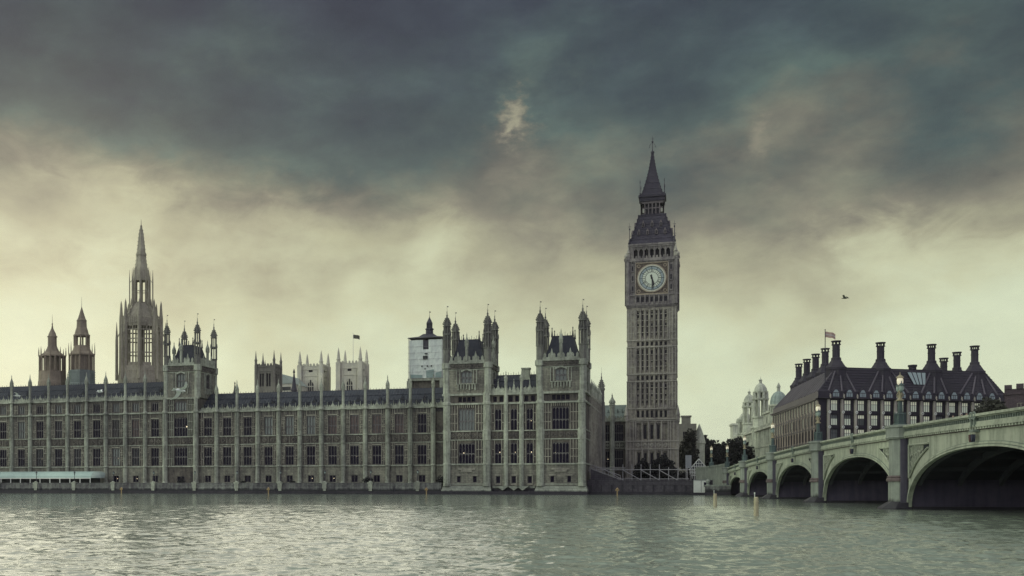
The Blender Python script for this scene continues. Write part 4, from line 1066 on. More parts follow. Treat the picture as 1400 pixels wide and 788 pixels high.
        for i in range(22): d2.box(-5.4+i*.514-.12, -5.4+i*.514+.12, -.42, -.003, 64.75, 65.05)
    part('stage_relief', d1, 'tower_top', t); part('stage_cornice', d2, 'tower_top', t); part('stage_window', sl, 'louvre', t)
    # dials
    names = [(0, None)]
    for k, rz in enumerate(FR):
        px, py = C*math.sin(rz), -C*math.cos(rz)
        mb = MB(); disc(mb, 0, 3.42, -.16); face = part('clock_face', mb, 'dial', t, loc=(px, py, 60.3), rz=rz, label='pale dial facing the river' if k == 0 else None)
        b = MB(); b.box(-4.35,4.35,-.12,-.004,-4.35,4.35); part('surround', b, 'clock_red', face)
        b = MB()
        for s_ in (-1, 1): b.box(s_*4.4-.17, s_*4.4+.17, -.34, -.005, -4.55, 4.55); b.box(-4.23, 4.23, -.33, -.006, s_*4.4-.17, s_*4.4+.17)
        ringbar(b, 3.72, 4.0, -.32, -.13)
        for sx in (-1, 1):
            for sz in (-1, 1):
                ringbar(b.at(sx*3.55, 0, sz*3.55), .33, .5, -.2, -.125, 12); b.T = None
        part('gilt_frame', b, 'clock_gilt', face)
        b = MB(); ringbar(b, 3.42, 3.72, -.36, -.13); part('rim', b, 'black', face) if False else part('outer_ring', b, 'dial_rim', face)
        b = MB(); disc(b, 2.62, 3.30, -.185); part('minute_ring', b, 'dial_ring', face)
        b = MB(); 
        for r in (3.30, 2.56, 1.72): disc(b, r-.05, r+.05, -.20)
        for i in range(12):
            a = i*math.pi/6; ca, sa = math.cos(a), math.sin(a)
            for r0, r1, w in ((1.72, 2.56, .045), (2.56, 3.4, .06)):
                P = [(-w, r0), (w, r0), (w, r1), (-w, r1)]; off = math.pi/12 if r1 < 2.6 else 0
                c2, s2 = math.cos(a+off), math.sin(a+off)
                b.poly([(x*c2+z*s2, -.205, -x*s2+z*c2) for x, z in P])
        for i in range(60):
            a = i*math.pi/30; P = [(-.03, 3.1), (.03, 3.1), (.03, 3.3), (-.03, 3.3)]
            b.poly([(x*math.cos(a)+z*math.sin(a), -.203, -x*math.sin(a)+z*math.cos(a)) for x, z in P])
        part('dial_bars', b, 'black', face)
        b = MB().at(0, -.21, 0)
        for i, s_ in enumerate(('XII','I','II','III','IIII','V','VI','VII','VIII','IX','X','XI')): numeral(b, s_, 2.14, i*math.pi/6, .68, .40)
        part('numerals', b, 'black', face)
        def hand(ang, L, w, tail, y):
            b = MB(); pts = [(-w*.5,-tail),(w*.5,-tail),(w*.35,0),(w*.6,L*.75),(0,L),(-w*.6,L*.75),(-w*.35,0)]
            c2, s2 = math.cos(ang), math.sin(ang)
            P = [(x*c2+z*s2, -x*s2+z*c2) for x, z in pts]; n = len(P)
            b.add([(x,y,z) for x, z in P]+[(x,y-.05,z) for x, z in P], [tuple(range(n)), tuple(range(2*n-1,n-1,-1))]+[(i,(i+1)%n,(i+1)%n+n,i+n) for i in range(n)]); return b
        part('hour_hand', hand(R(164.5), 2.3, .50, .9, -.25), 'black', face)
        b = hand(R(174), 3.35, .30, 1.0, -.33); b.at(0, -.38, 0); disc(b, 0, .3, 0, 12); part('minute_hand', b, 'black', face)
    # belfry
    Bf = 6.05
    w, l, rl = MB(), MB(), MB()
    for rz in FR:
        px, py = Bf*math.sin(rz), -Bf*math.cos(rz)
        for q in (w, l, rl): q.at(px, py, 0, rz)
        ops = [((i-3)*1.46-.5, (i-3)*1.46+.5, 66.3, 69.0) for i in range(7)]
        w.wall(-Bf, Bf, 65.0, 70.4, ops, d=.9)
        l.quad((-5.3,.9,66),(5.3,.9,66),(5.3,.9,69.2),(-5.3,.9,69.2))
        for i in range(7):
            x = (i-3)*1.46
            for sx in (-1, 1): w.add([(x+sx*.5,.02,69.0),(x,.02,69.0),(x+sx*.5,.02,68.35)], [(0,1,2)])
        for i in range(8): rl.box((i-3.5)*1.46-.14, (i-3.5)*1.46+.14, -.22, -.003, 66.2, 69.4)
        rl.box(-Bf-.25, Bf+.25, -.3, -.003, 69.4, 69.75); rl.box(-Bf-.3, Bf+.3, -.4, -.003, 69.85, 70.35)
        for s_ in (-1, 1): rl.box(s_*5.6-.35, s_*5.6+.35, -.16, -.003, 65.5, 69.4)
    part('belfry', w, 'tower_top', t); part('belfry_louvre', l, 'louvre', t); part('belfry_relief', rl, 'tower_top', t)
    # lower roof, lantern, spire
    b = MB(); b.sqloft([(6.25,70.35),(6.1,70.7),(5.4,72.4),(4.7,74.8),(4.05,77.1),(3.65,78.6)]); lr = part('lower_roof', b, 'tower_roof', t)
    b = MB()
    for k in range(5):
        z = 71.6+k*1.5; r = np.interp(z, [70.35,70.7,72.4,74.8,77.1,78.6], [6.25,6.1,5.4,4.7,4.05,3.65]); b.sqloft([(r+.07,z),(r+.05,z+.14)])
    for sx in (-1, 1):
        for sy in (-1, 1):
            prev = None
            for z in np.linspace(70.4, 78.6, 8):
                r = np.interp(z, [70.35,70.7,72.4,74.8,77.1,78.6], [6.25,6.1,5.4,4.7,4.05,3.65]); p = (sx*r, sy*r, z)
                if prev: b.tube(prev, p, .16, .16, 5)
                b.box(p[0]-.22, p[0]+.22, p[1]-.22, p[1]+.22, z, z+.45); prev = p
    part('hip_roll', b, 'tower_roof', lr)
    b, g2 = MB(), MB()
    for rz in FR:
        for z, n, sp in ((73.0, 4, 2.35), (75.4, 3, 2.4)):
            r = np.interp(z, [70.35,70.7,72.4,74.8,77.1,78.6], [6.25,6.1,5.4,4.7,4.05,3.65])
            for q in (b, g2): q.at(r*math.sin(rz), -r*math.cos(rz), 0, rz)
            for i in range(n):
                x = (i-(n-1)/2)*sp
                b.loft([[(x-.34,-.35,z),(x+.34,-.35,z),(x+.34,-.35,z+1.0),(x,-.35,z+1.8),(x-.34,-.35,z+1.0)],[(x-.34,.9,z),(x+.34,.9,z),(x+.34,.9,z+1.0),(x,.9,z+1.8),(x-.34,.9,z+1.0)]])
                g2.quad((x-.2,-.37,z+.1),(x+.2,-.37,z+.1),(x+.2,-.37,z+1.0),(x-.2,-.37,z+1.0))
    part('dormer', b, 'roof_light', lr); part('dormer_louvre', g2, 'louvre', lr)
    b = MB(); b.sqloft([(3.75,78.6),(3.75,79.0),(3.2,79.01),(3.2,79.3)]); b.sqloft([(3.2,82.9),(3.4,83.0),(3.4,84.0),(3.75,84.1),(3.75,84.7),(3.1,84.75)])
    b.sqloft([(1.9,79.3),(1.9,82.9)])
    part('lantern_floor', b, 'tower_roof', t)
    b = MB()
    for rz in FR:
        b.at(3.0*math.sin(rz), -3.0*math.cos(rz), 0, rz)
        for i in range(7):
            x = -3.0+i*1.0; b.box(x-.15, x+.15, -.15, .15, 79.3, 82.9)
        b.box(-2.85, 2.85, -.1, .1, 80.85, 81.15); b.box(-2.85, 2.85, -.12, .12, 82.3, 82.9)
        for i in range(13): b.box(-3.0+i*.5-.07, -3.0+i*.5+.07, -.2, -.16, 82.35, 82.9)
    part('lantern_arcade', b, 'roof_light', t)
    b = MB(); b.sqloft([(3.1,84.75),(2.75,85.4),(2.2,87.2),(1.55,89.7),(1.0,92.2),(.55,94.9),(.25,97.2)]); sp = part('spire', b, 'tower_roof', t)
    b = MB()
    zs = [84.75,85.4,87.2,89.7,92.2,94.9,97.2]; rs = [3.1,2.75,2.2,1.55,1.0,.55,.25]
    for sx in (-1, 1):
        for sy in (-1, 1):
            prev = None
            for z in np.linspace(84.9, 97.0, 13):
                r = np.interp(z, zs, rs); p = (sx*r, sy*r, z)
                if prev: b.tube(prev, p, .09, .09, 4)
                b.box(p[0]-.13, p[0]+.13, p[1]-.13, p[1]+.13, z, z+.3); prev = p
    for z in (86.6, 88.4, 90.4): r = np.interp(z, zs, rs); b.sqloft([(r+.06,z),(r+.04,z+.12)])
    part('spire_crocket', b, 'tower_roof', sp)
    b = MB(); b.lathe([(.25,97.1),(.5,97.4),(.55,97.8),(.2,98.0),(.1,98.3),(.08,100.3),(.3,100.5),(.3,100.8),(.06,101),(.04,102.2)], 8)
    for k in range(4):
        a = k*math.pi/2; c, s_ = math.cos(a), math.sin(a)
        b.path([(0,0,100.0),(.45*c,.45*s_,100.1),(.75*c,.75*s_,99.6),(.82*c,.82*s_,99.2)], .07, 4); b.lathe([(.02,99.0),(.14,99.15),(.02,99.35)], 5, .82*c, .82*s_)
    for a, c in (((-.4,0,101.5),(.4,0,101.5)),): b.tube(a, c, .05, .05, 4)
    part('finial', b, 'dark_metal', t)
    pm = MB(); pm.lathe([(.5,66.0),(.5,67.6),(.65,67.7),(.4,68.4),(.12,69.6),(.25,69.8),(.04,70.4)], 8); pm = pm.mesh('pinnacle', M['tower_rib'])
    p2 = MB(); p2.lathe([(.28,70.2),(.28,71.4),(.1,71.8),(.09,74.4),(.22,74.5),(.22,74.8),(.06,75),(.03,76.4)], 6); p2.box(-.42,.42,-.03,.03,75.3,75.4); p2 = p2.mesh('iron_finial', M['dark_metal'])
    p3 = MB(); p3.lathe([(.2,84.7),(.2,85.3),(.07,85.6),(.06,88.2),(.15,88.3),(.03,89.2)], 6); p3 = p3.mesh('iron_finial', M['dark_metal'])
    pq = MB(); pq.lathe([(.22,65.6),(.3,66.3),(.5,66.4),(.55,66.9),(.3,67.3),(.04,67.6)], 8); pq = pq.mesh('pinnacle', M['tower_rib'])
    for sx in (-1, 1):
        for sy in (-1, 1):
            part('pinnacle', pm, None, t, loc=(sx*6.35, sy*6.35, 0)); part('iron_finial', p2, None, t, loc=(sx*6.05, sy*6.05, 0)); part('iron_finial', p3, None, t, loc=(sx*3.3, sy*3.3, 0))
            part('pinnacle', pq, None, t, loc=(sx*6.95, sy*6.95, 0))
M['roof_light'] = mat_rough('weathered_iron_roof_trim', (.19, .165, .17), (.10, .085, .10), .4, 1.6, .5)
build_clock_tower()
# ------------------------------------------------------------------ towers seen over the palace roofs
def octv(a, k): 
    r = a/math.cos(math.pi/8); t = -math.pi/2-math.pi/8+k*math.pi/4
    return r*math.cos(t), r*math.sin(t)
def octring(a, z): return [(*octv(a, k), z) for k in range(8)]
def build_spire_tower():
    t = thing('spire_tower', 'octagonal lantern tower with a tall stone spire rising behind the long palace wing', 'tower', (-182.3, 348, 2))
    b = MB(); b.loft([octring(7.6,2),octring(7.6,39),octring(7.0,43.6),octring(6.5,43.9)]); b.loft([octring(6.6,58.6),octring(6.6,60.6)])
    for k in range(8):
        (x0, y0), (x1, y1) = octv(7.3, k), octv(7.3, (k+1) % 8)
        for f in (.2, .35, .5, .65, .8):
            x, y = x0+(x1-x0)*f, y0+(y1-y0)*f; b.box(x-.13, x+.13, y-.13, y+.13, 30, 42.2)
            x, y = x*6.65/7.3, y*6.65/7.3; b.box(x-.1, x+.1, y-.1, y+.1, 58.7, 61.4)
    part('tower_body', b, 'spire', t)
    b = MB()
    for k in range(8):
        b = MB(); x, y = octv(6.45, k); b.lathe([(1.0,39),(.75,44),(.7,60.8),(.5,63),(.3,66),(.02,67.2)], 6, x, y)
        xo, yo = octv(7.9, k)
        b.lathe([(.55,39),(.5,53),(.35,55.5),(.06,59.6)], 6, xo, yo)
        b.tube((xo,yo,53.5),(x,y,57),.16,.16,5)
        x2, y2 = octv(6.15, k); b.lathe([(.3,60.4),(.26,62.5),(.05,65.6)], 5, x2, y2); part('corner_pier', b, 'spire', t)
    mul = None
    for k in range(8):
        (x0, y0), (x1, y1) = octv(6.2, k), octv(6.2, (k+1) % 8)
        rz = math.atan2(y1-y0, x1-x0); mx, my = (x0+x1)/2, (y0+y1)/2
        if mul is None:
            b = MB()
            b.box(-.2, .2, -.25, .25, 43.9, 58.6)
            for x in (-1.05, 1.05): b.box(x-.08, x+.08, -.12, .12, 43.9, 58.6)
            for z in (48.2, 53.0, 56.2): b.box(-2.0, 2.0, -.13, .13, z, z+.4)
            b.box(-2.6, -2.0, -.2, .2, 43.9, 58.6); b.box(2.0, 2.6, -.2, .2, 43.9, 58.6); b.box(-2.6, 2.6, -.25, .3, 57.7, 58.62); b.box(-1.6, 1.6, -.2, .2, 43.88, 45.0)
            mul = b.mesh('window_tracery', M['spire'])
        part('window_tracery', mul, None, t, loc=(mx, my, 0), rz=rz)
    b = MB(); b.loft([octring(6.5,60.6),octring(5.2,61.2),octring(4.2,63.5),octring(3.1,65.8),octring(2.7,66.0)])
    for k in range(8):
        p = None
        for a, z in ((6.3,60.8),(4.6,62.8),(3.2,65.8)):
            q = (*octv(a, k), z); b.lathe([(.35,z-.2),(.28,z+.9),(.04,z+2.2)], 5, q[0], q[1])
            if p: b.tube(p, q, .2, .2, 5)
            p = q
    part('lower_roof', b, 'spire', t)
    b = MB()
    for k in range(8):
        x, y = octv(2.45, k); b.lathe([(.42,65.8),(.38,75),(.2,77),(.03,79.2)], 6, x, y)
        x, y = octv(3.75, k); b.lathe([(.24,65.0),(.22,74.5),(.04,78.2)], 5, x, y)
        x2, y2 = octv(2.45, k); b.tube((x,y,73.5),(x2,y2,75.2),.1,.1,4)
        (x0, y0), (x1, y1) = octv(2.4, k), octv(2.4, (k+1) % 8); b.tube((x0,y0,70.4),(x1,y1,70.4),.16,.16,4); b.tube((x0,y0,74.4),(x1,y1,74.4),.35,.35,4); b.tube((x0,y0,66.2),(x1,y1,66.2),.5,.5,4)
    b.loft([octring(2.5,74.4),octring(2.6,75.6),octring(2.3,78.2)])
    part('lantern_stage', b, 'spire', t)
    b = MB(); b.loft([octring(2.2,77.8),octring(1.75,81),octring(1.25,86),octring(.75,91),octring(.3,95.0-1.6)]); b.loft([octring(1.75,83.2),octring(1.7,83.8)]); b.lathe([(.3,93.3),(.42,93.7),(.12,94),(.05,96)], 6)
    for k in range(8):
        for z in np.linspace(78.5, 92, 11):
            a = np.interp(z, [77.8,81,86,91,93.4],[2.2,1.75,1.25,.75,.3]); x, y = octv(a, k); b.box(x-.1,x+.1,y-.1,y+.1,z,z+.3)
    part('spire', b, 'spire', t)
build_spire_tower()

def colonnade(b, R_, z0, z1, r, n=8):
    for k in range(n):
        a = math.pi/8+k*2*math.pi/n; b.lathe([(r*1.2,z0),(r,z0+.3),(r,z1-.4),(r*1.25,z1)], 6, R_*math.cos(a), R_*math.sin(a))
def build_vents():
    t = thing('ventilation_turret', 'brown domed roof turret, the lower of two beside the spired lantern tower', 'roof turret', (-207, 330, 2))
    b = MB(); b.lathe([(4.9,2),(4.9,37.6),(4.75,38.2),(4.65,41.3),(4.4,41.35)], 8); part('base', b, 'brown_turret', t)
    b = MB(); colonnade(b, 4.3, 41.3, 46.6, .34, 16); b.lathe([(3.0,41.3),(3.0,46.6)], 8); b.lathe([(4.7,46.2),(4.7,46.7),(4.3,46.9)], 8)
    for k in range(8):
        a = math.pi/8+k*math.pi/4; b.lathe([(.25,46.6),(.2,48),(.03,49.6)], 5, 4.6*math.cos(a), 4.6*math.sin(a))
    part('gallery', b, 'brown_turret', t)
    b = MB(); b.lathe([(4.3,46.8),(3.5,47.4),(2.5,48.1),(1.9,49.2),(1.6,50)], 8); b.lathe([(1.55,50),(1.5,53),(1.75,53.1),(1.75,53.4),(1.4,53.6),(1.2,54.4),(.7,55.4),(.35,56.2),(.15,57.4),(.3,57.7),(.08,58),(.03,61)], 8); part('cupola', b, 'brown_turret', t)
    t = thing('ventilation_turret', 'taller brown roof turret with a tapering cap over an open gallery', 'roof turret', (-195.5, 330, 2))
    b = MB(); b.lathe([(4.7,2),(4.7,36.7),(4.5,37),(4.5,41.2)], 8)
    for i in range(5): b.lathe([(4.62,37.2+i*.8),(4.62,37.5+i*.8)], 8)
    part('base', b, 'green_roof', t)
    b = MB(); colonnade(b, 4.15, 41.2, 46.7, .3, 8); b.lathe([(3.5,41.2),(3.5,46.7)], 8)
    for k in range(16):
        a = k*math.pi/8; b.lathe([(.16,41.2),(.16,46.7)], 4, 3.62*math.cos(a), 3.62*math.sin(a))
    b.lathe([(4.5,46.3),(4.5,46.8),(4.2,47)], 8)
    for k in range(8):
        a = math.pi/8+k*math.pi/4; b.lathe([(.2,46.7),(.16,48.6),(.03,50.8)], 5, 4.4*math.cos(a), 4.4*math.sin(a))
    part('gallery', b, 'brown_turret', t)
    b = MB(); b.lathe([(4.2,46.9),(3.4,47.6),(2.9,48.6),(2.6,49.7)], 8); colonnade(b, 2.5, 49.7, 53.2, .28, 8); b.lathe([(2.85,52.9),(2.85,53.4),(2.4,53.7),(2.1,55),(1.75,56),(1.65,58.0),(1.8,58.2),(1.3,59),(.6,61.2),(.2,62.6),(.08,63),(.03,66.5)], 8)
    part('cupola', b, 'brown_turret', t)
build_vents()

def build_wrapped():
    t = thing('wrapped_tower', 'square tower wrapped in white scaffold sheeting with a dark cupola on top', 'tower', (-65.9, 292.6, 2))
    h = 4.5
    b = MB(); b.sqloft([(4.1,2),(4.1,31)]); part('tower_body', b, 'wall', t)
    b = MB()
    zs = np.linspace(30.9, 41.2, 9); n = 12
    for rz in (0, math.pi/2, math.pi, -math.pi/2):
        b.at(h*math.sin(rz), -h*math.cos(rz), 0, rz)
        for i in range(n):
            for k in range(8):
                x0, x1 = -h+2*h*i/n, -h+2*h*(i+1)/n
                if rz == 0 and i in (5, 6) and k >= 6: continue
                o = lambda i_, k_: 0 if i_ in (0, n) else -.07*math.sin(i_*1.3+k_*.5)-.03*math.sin(k_*2.7+i_*2.2)
                b.quad((x0,o(i,k),zs[k]),(x1,o(i+1,k),zs[k]),(x1,o(i+1,k+1),zs[k+1]),(x0,o(i,k+1),zs[k+1]))
    b.T = None; part('sheeting', b, 'sheet', t)
    b = MB(); b.sqloft([(4.2,31),(4.2,41.1)]); part('inner_tower', b, 'dark_metal', t)
    b = MB(); b.at(0, -h-.14, 0); b.quad((.2,0,31.0),(2.3,0,31.0),(2.2,0,33.2),(.1,0,32.9)); b.quad((-4.3,.01,31.0),(-.95,.01,31.0),(-.95,.01,31.8),(-4.3,.01,32.0)); b.quad((2.6,.01,31.0),(4.3,.01,31.0),(4.3,.01,32.6),(2.7,.01,32.3)); part('debris_net', b, 'teal_sheet', t, label='blue green netting round the lower edge')
    b = MB()
    for rz in (0, math.pi/2, math.pi, -math.pi/2):
        b.at((h+.28)*math.sin(rz), -(h+.28)*math.cos(rz), 0, rz)
        for x in (-h, h): b.tube((x,0,29.6),(x,0,41.9),.05,.05,5)
        for z in (30.9, 32.6, 34.3, 36.0, 37.7, 39.4, 41.7): b.tube((-h-.4,0,z),(h+.4,0,z),.03,.03,5)
    b.T = None; part('scaffold', b, 'steel', t)
    b = MB(); b.at(0, -h-.2, 0)
    b.box(-.75,.55,-.02,.02,35.9,36.9); b.box(-.3,.5,-.02,.02,37.25,37.6); b.quad((-.3,-.01,33.2),(-.05,-.01,33.2),(-.05,-.01,33.6),(-.3,-.01,33.6))
    for x in (-1.2, .3, 1.4): b.box(x,x+.35,-.02,.02,33.9,34.3)
    part('opening', b, 'black', t)
    b = MB(); b.sqloft([(4.9,30.2),(4.9,30.8)])
    for x in (-4.5, 4.5):
        for y in (-4.5, 4.5): b.box(x-.6, x+.6, y-.6, y+.6, 22, 30.2)
    part('corbel_walkway', b, 'trim', t)
    b = MB(); b.sqloft([(5.0,41.75),(4.7,41.9),(2.4,42.4),(1.4,43.2)]); b.lathe([(1.05,42.5),(1.0,44.4),(1.2,44.5),(1.1,44.8)], 8)
    colonnade(b, .72, 44.8, 46.3, .11, 8); b.lathe([(.42,44.8),(.42,46.2)], 8); b.lathe([(.85,46.2),(.8,46.4),(.42,47.2),(.12,47.8),(.05,48.2),(.03,49.6)], 8); b.box(-.03,.34,-.02,.02,49.1,49.4)
    part('cupola', b, 'dark_metal', t)
build_wrapped()

def flag(t, w, h, z, hm, m='flag_red', stripes=True):
    b = MB(); n = 10
    P = lambda i, v: (w*i/n, .28*math.sin(i*.85)*i/n, z+v*h-.35*w*(i/n)**2*.5+.06*math.sin(i*1.1))
    for i in range(n): b.quad(P(i,0), P(i+1,0), P(i+1,1), P(i,1))
    f = part('flag', b, m, t)
    if stripes:
        for nm, mm, a, c, off in (('white_band', 'flag_white', .42, .58, .02),):
            b = MB()
            for i in range(n):
                if nm == 'blue_corner' and 4 <= i <= 5: continue
                for s_ in (-1, 1):
                    A = [P(i,a),P(i+1,a),P(i+1,c),P(i,c)]; b.quad(*[(x,y+s_*off,zz) for x, y, zz in A])
            part(nm, b, mm, f)
def build_abbey():
    t = thing('abbey', 'pale twin-towered gothic abbey front showing above the palace roofs', 'abbey', (-176, 551, 2))
    for k, (cx, ztop, zt) in enumerate(((-10.5, 64.6, 72.4), (10.8, 65.4, 73.6))):
        b = MB(); Hh = 5.7
        for rz in (0, math.pi/2, math.pi, -math.pi/2):
            b.at(cx+Hh*math.sin(rz), -Hh*math.cos(rz), 0, rz)
            b.wall(-Hh, Hh, 2, ztop, [(-1.6,1.6,46.5,57.2),(-1.1,1.1,61.2,62.6)], d=.6, back=False)
        b.T = None; b.quad((cx-Hh,-Hh,ztop-.02),(cx+Hh,-Hh,ztop-.02),(cx+Hh,Hh,ztop-.02),(cx-Hh,Hh,ztop-.02))
        for z in (59.0, 62.4, 52.2 if False else 45.5): b.sqloft([(Hh+.3,z),(Hh+.3,z+.5)], cx, 0)
        for sx in (-1, 1):
            for sy in (-1, 1): b.box(cx+sx*5.9-1.15, cx+sx*5.9+1.15, sy*5.9-1.15, sy*5.9+1.15, 2, ztop+.4)
        for rz in (0, math.pi/2, math.pi, -math.pi/2):
            b.at(cx+Hh*math.sin(rz), -Hh*math.cos(rz), 0, rz); merlons(b, -4.6, 4.6, -.2, ztop, 1.0, .7, 1.3, .4)
            ringbar(b.at(cx+Hh*math.sin(rz), -Hh*math.cos(rz), 0, rz), 0, 0, 0, 0, 3) if False else None
        b.T = None
        tw = part('abbey_tower', b, 'abbey', t, label='tower carrying the flag' if k else 'tower without a flag')
        for sx in (-1, 1):
            for sy in (-1, 1):
                b = MB(); b.lathe([(.95,ztop+.3),(.95,ztop+1.8),(1.3,ztop+1.9),(.9,ztop+2.3),(.5,zt-2.2),(.06,zt)], 8, cx+sx*5.9, sy*5.9)
                part('pinnacle', b, 'abbey', tw)
        b = MB()
        for rz in (0, math.pi/2):
            b.at(cx+(Hh-.45)*math.sin(rz), -(Hh-.45)*math.cos(rz), 0, rz); b.quad((-1.7,0,46.4),(1.7,0,46.4),(1.7,0,57.3),(-1.7,0,57.3)); b.quad((-1.1,0,61.1),(1.1,0,61.1),(1.1,0,62.7),(-1.1,0,62.7))
        part('dark_window', b, 'louvre', tw)
        b = MB()
        for rz in (0, math.pi/2):
            b.at(cx+(Hh-.1)*math.sin(rz), -(Hh-.1)*math.cos(rz), 0, rz)
            for x in (-.55, .55): b.box(x-.13, x+.13, -.1, .2, 46.5, 57.2)
            for z in (50, 53.6): b.box(-1.6, 1.6, -.05, .15, z, z+.4)
            for sx in (-1, 1): b.add([(sx*1.6,-.12,57.2),(sx*.2,-.12,57.2),(sx*1.6,-.12,54.9)], [(0,1,2)]); b.box(sx*3.6-.25, sx*3.6+.25, -.35, .09, 46, 62)
            n = 12
            for i in range(n):
                a, c = math.pi*i/n, math.pi*(i+1)/n
                b.quad((2.5*math.cos(a),-.3,55.2+2.5*math.sin(a)),(2.0*math.cos(a),-.3,55.2+2.0*math.sin(a)),(2.0*math.cos(c),-.3,55.2+2.0*math.sin(c)),(2.5*math.cos(c),-.3,55.2+2.5*math.sin(c)))
        part('window_tracery', b, 'abbey', tw)
    b = MB(); b.loft([[(-5,3,2),(5,3,2),(5,3,46),(0,3,52),(-5,3,46)],[(-5,60,2),(5,60,2),(5,60,46),(0,60,52),(-5,60,46)]]); part('nave', b, 'abbey', t)
    t = thing('flagpole', 'thin flagpole with a small drooping flag above the abbey tower', 'flagpole', (-164.9, 551, 65.4))
    b = MB(); b.tube((0,0,65.3),(0,0,81.2),.16,.10,6); b.lathe([(.05,81.2),(.2,81.4),(.05,81.6)],6); part('pole', b, 'white', t); flag(t, 3.5, 2.0, 78.7, 1, 'gull_dark', False)
    # gabled roof between the towers
    t = thing('gabled_hall', 'pale lead gabled roof between the squat church tower and the abbey', 'hall', (-192.8, 520, 2))
    b = MB(); b.loft([[(-5.2,0,53.2),(5.2,0,53.2),(0,0,58.0)],[(-5.2,30,53.2),(5.2,30,53.2),(0,30,58.0)]]); part('roof', b, 'lead', t)
    b = MB(); b.box(-4.8, 4.8, .5, 29, 2, 53.2); part('wall', b, 'abbey', t)
    b = MB(); b.box(-.9, 4.2, .35, .48, 49.8, 51.6); part('window_band', b, 'black', t)
M['lead'] = mat_rough('pale_lead_roof', (.38, .43, .39), (.28, .32, .30), .3, 1.2, .5, amount=.7)
build_abbey()
def build_church():
    t = thing('church_tower', 'squat dark stone church tower with four spiky corner pinnacles', 'church tower', (-159.6, 414, 2))
    Hh = 3.85; b, g = MB(), MB()
    for rz in (0, math.pi/2, math.pi, -math.pi/2):
        for q in (b, g): q.at(Hh*math.sin(rz), -Hh*math.cos(rz), 0, rz)
        b.wall(-Hh, Hh, 2, 50, [(-2.4,-.5,41.6,46.8),(.5,2.4,41.6,46.8)], d=.5)
        g.quad((-2.5,.5,41.5),(2.5,.5,41.5),(2.5,.5,46.9),(-2.5,.5,46.9))
        for x in (-1.45, 1.45): b.box(x-.12, x+.12, .1, .4, 41.6, 46.8)
        for z in (47.6, 49.4): b.box(-Hh-.2, Hh+.2, -.25, .1, z, z+.3)
        merlons(b, -3.1, 3.1, -.1, 50, .8, .5, .9, .4)
    b.T = None; b.quad((-Hh,-Hh,49.98),(Hh,-Hh,49.98),(Hh,Hh,49.98),(-Hh,Hh,49.98))
    for sx in (-1, 1):
        for sy in (-1, 1): b.box(sx*3.9-.45, sx*3.9+.45, sy*3.9-.45, sy*3.9+.45, 2, 50.2)
    part('tower_body', b, 'church', t); part('belfry_louvre', g, 'louvre', t)
    for sx in (-1, 1):
        for sy in (-1, 1):
            b = MB(); b.lathe([(.55,50.1),(.5,51.8),(.65,52),(.35,53),(.05,56)], 6, sx*3.9, sy*3.9); part('pinnacle', b, 'church', t)
    for y in (-3.7, 3.7):
        b = MB(); b.lathe([(.2,50.3),(.04,52.2)], 5, .05, y); part('pinnacle', b, 'church', t)
build_church()
def fleche(x, y, z0, z1, r, lab):
    b = MB(); b.sqloft([(r*1.7,2-0),(r*1.7,z0-.1),(r*2.0,z0),(r*1.1,z0+1.2)]); b.lathe([(r,z0+1),(r*.9,z0+(z1-z0)*.3),(r*1.15,z0+(z1-z0)*.32),(r*.75,z0+(z1-z0)*.45),(r*.2,z0+(z1-z0)*.86),(r*.45,z0+(z1-z0)*.88),(.03,z1)], 8)
    solo('roof_fleche', MB_shift(b, -2), 'dark_metal', lab, 'roof spirelet', (x, y, 2))
def MB_shift(b, dz): b.v = [(x, y, z+dz) for x, y, z in b.v]; return b
fleche(-109.5, 305, 27, 36.6, .85, 'thin dark roof spirelet just left of the abbey towers')
fleche(-124.6, 296, 27.5, 32.4, .5, 'small dark roof spirelet just right of the turreted tower')

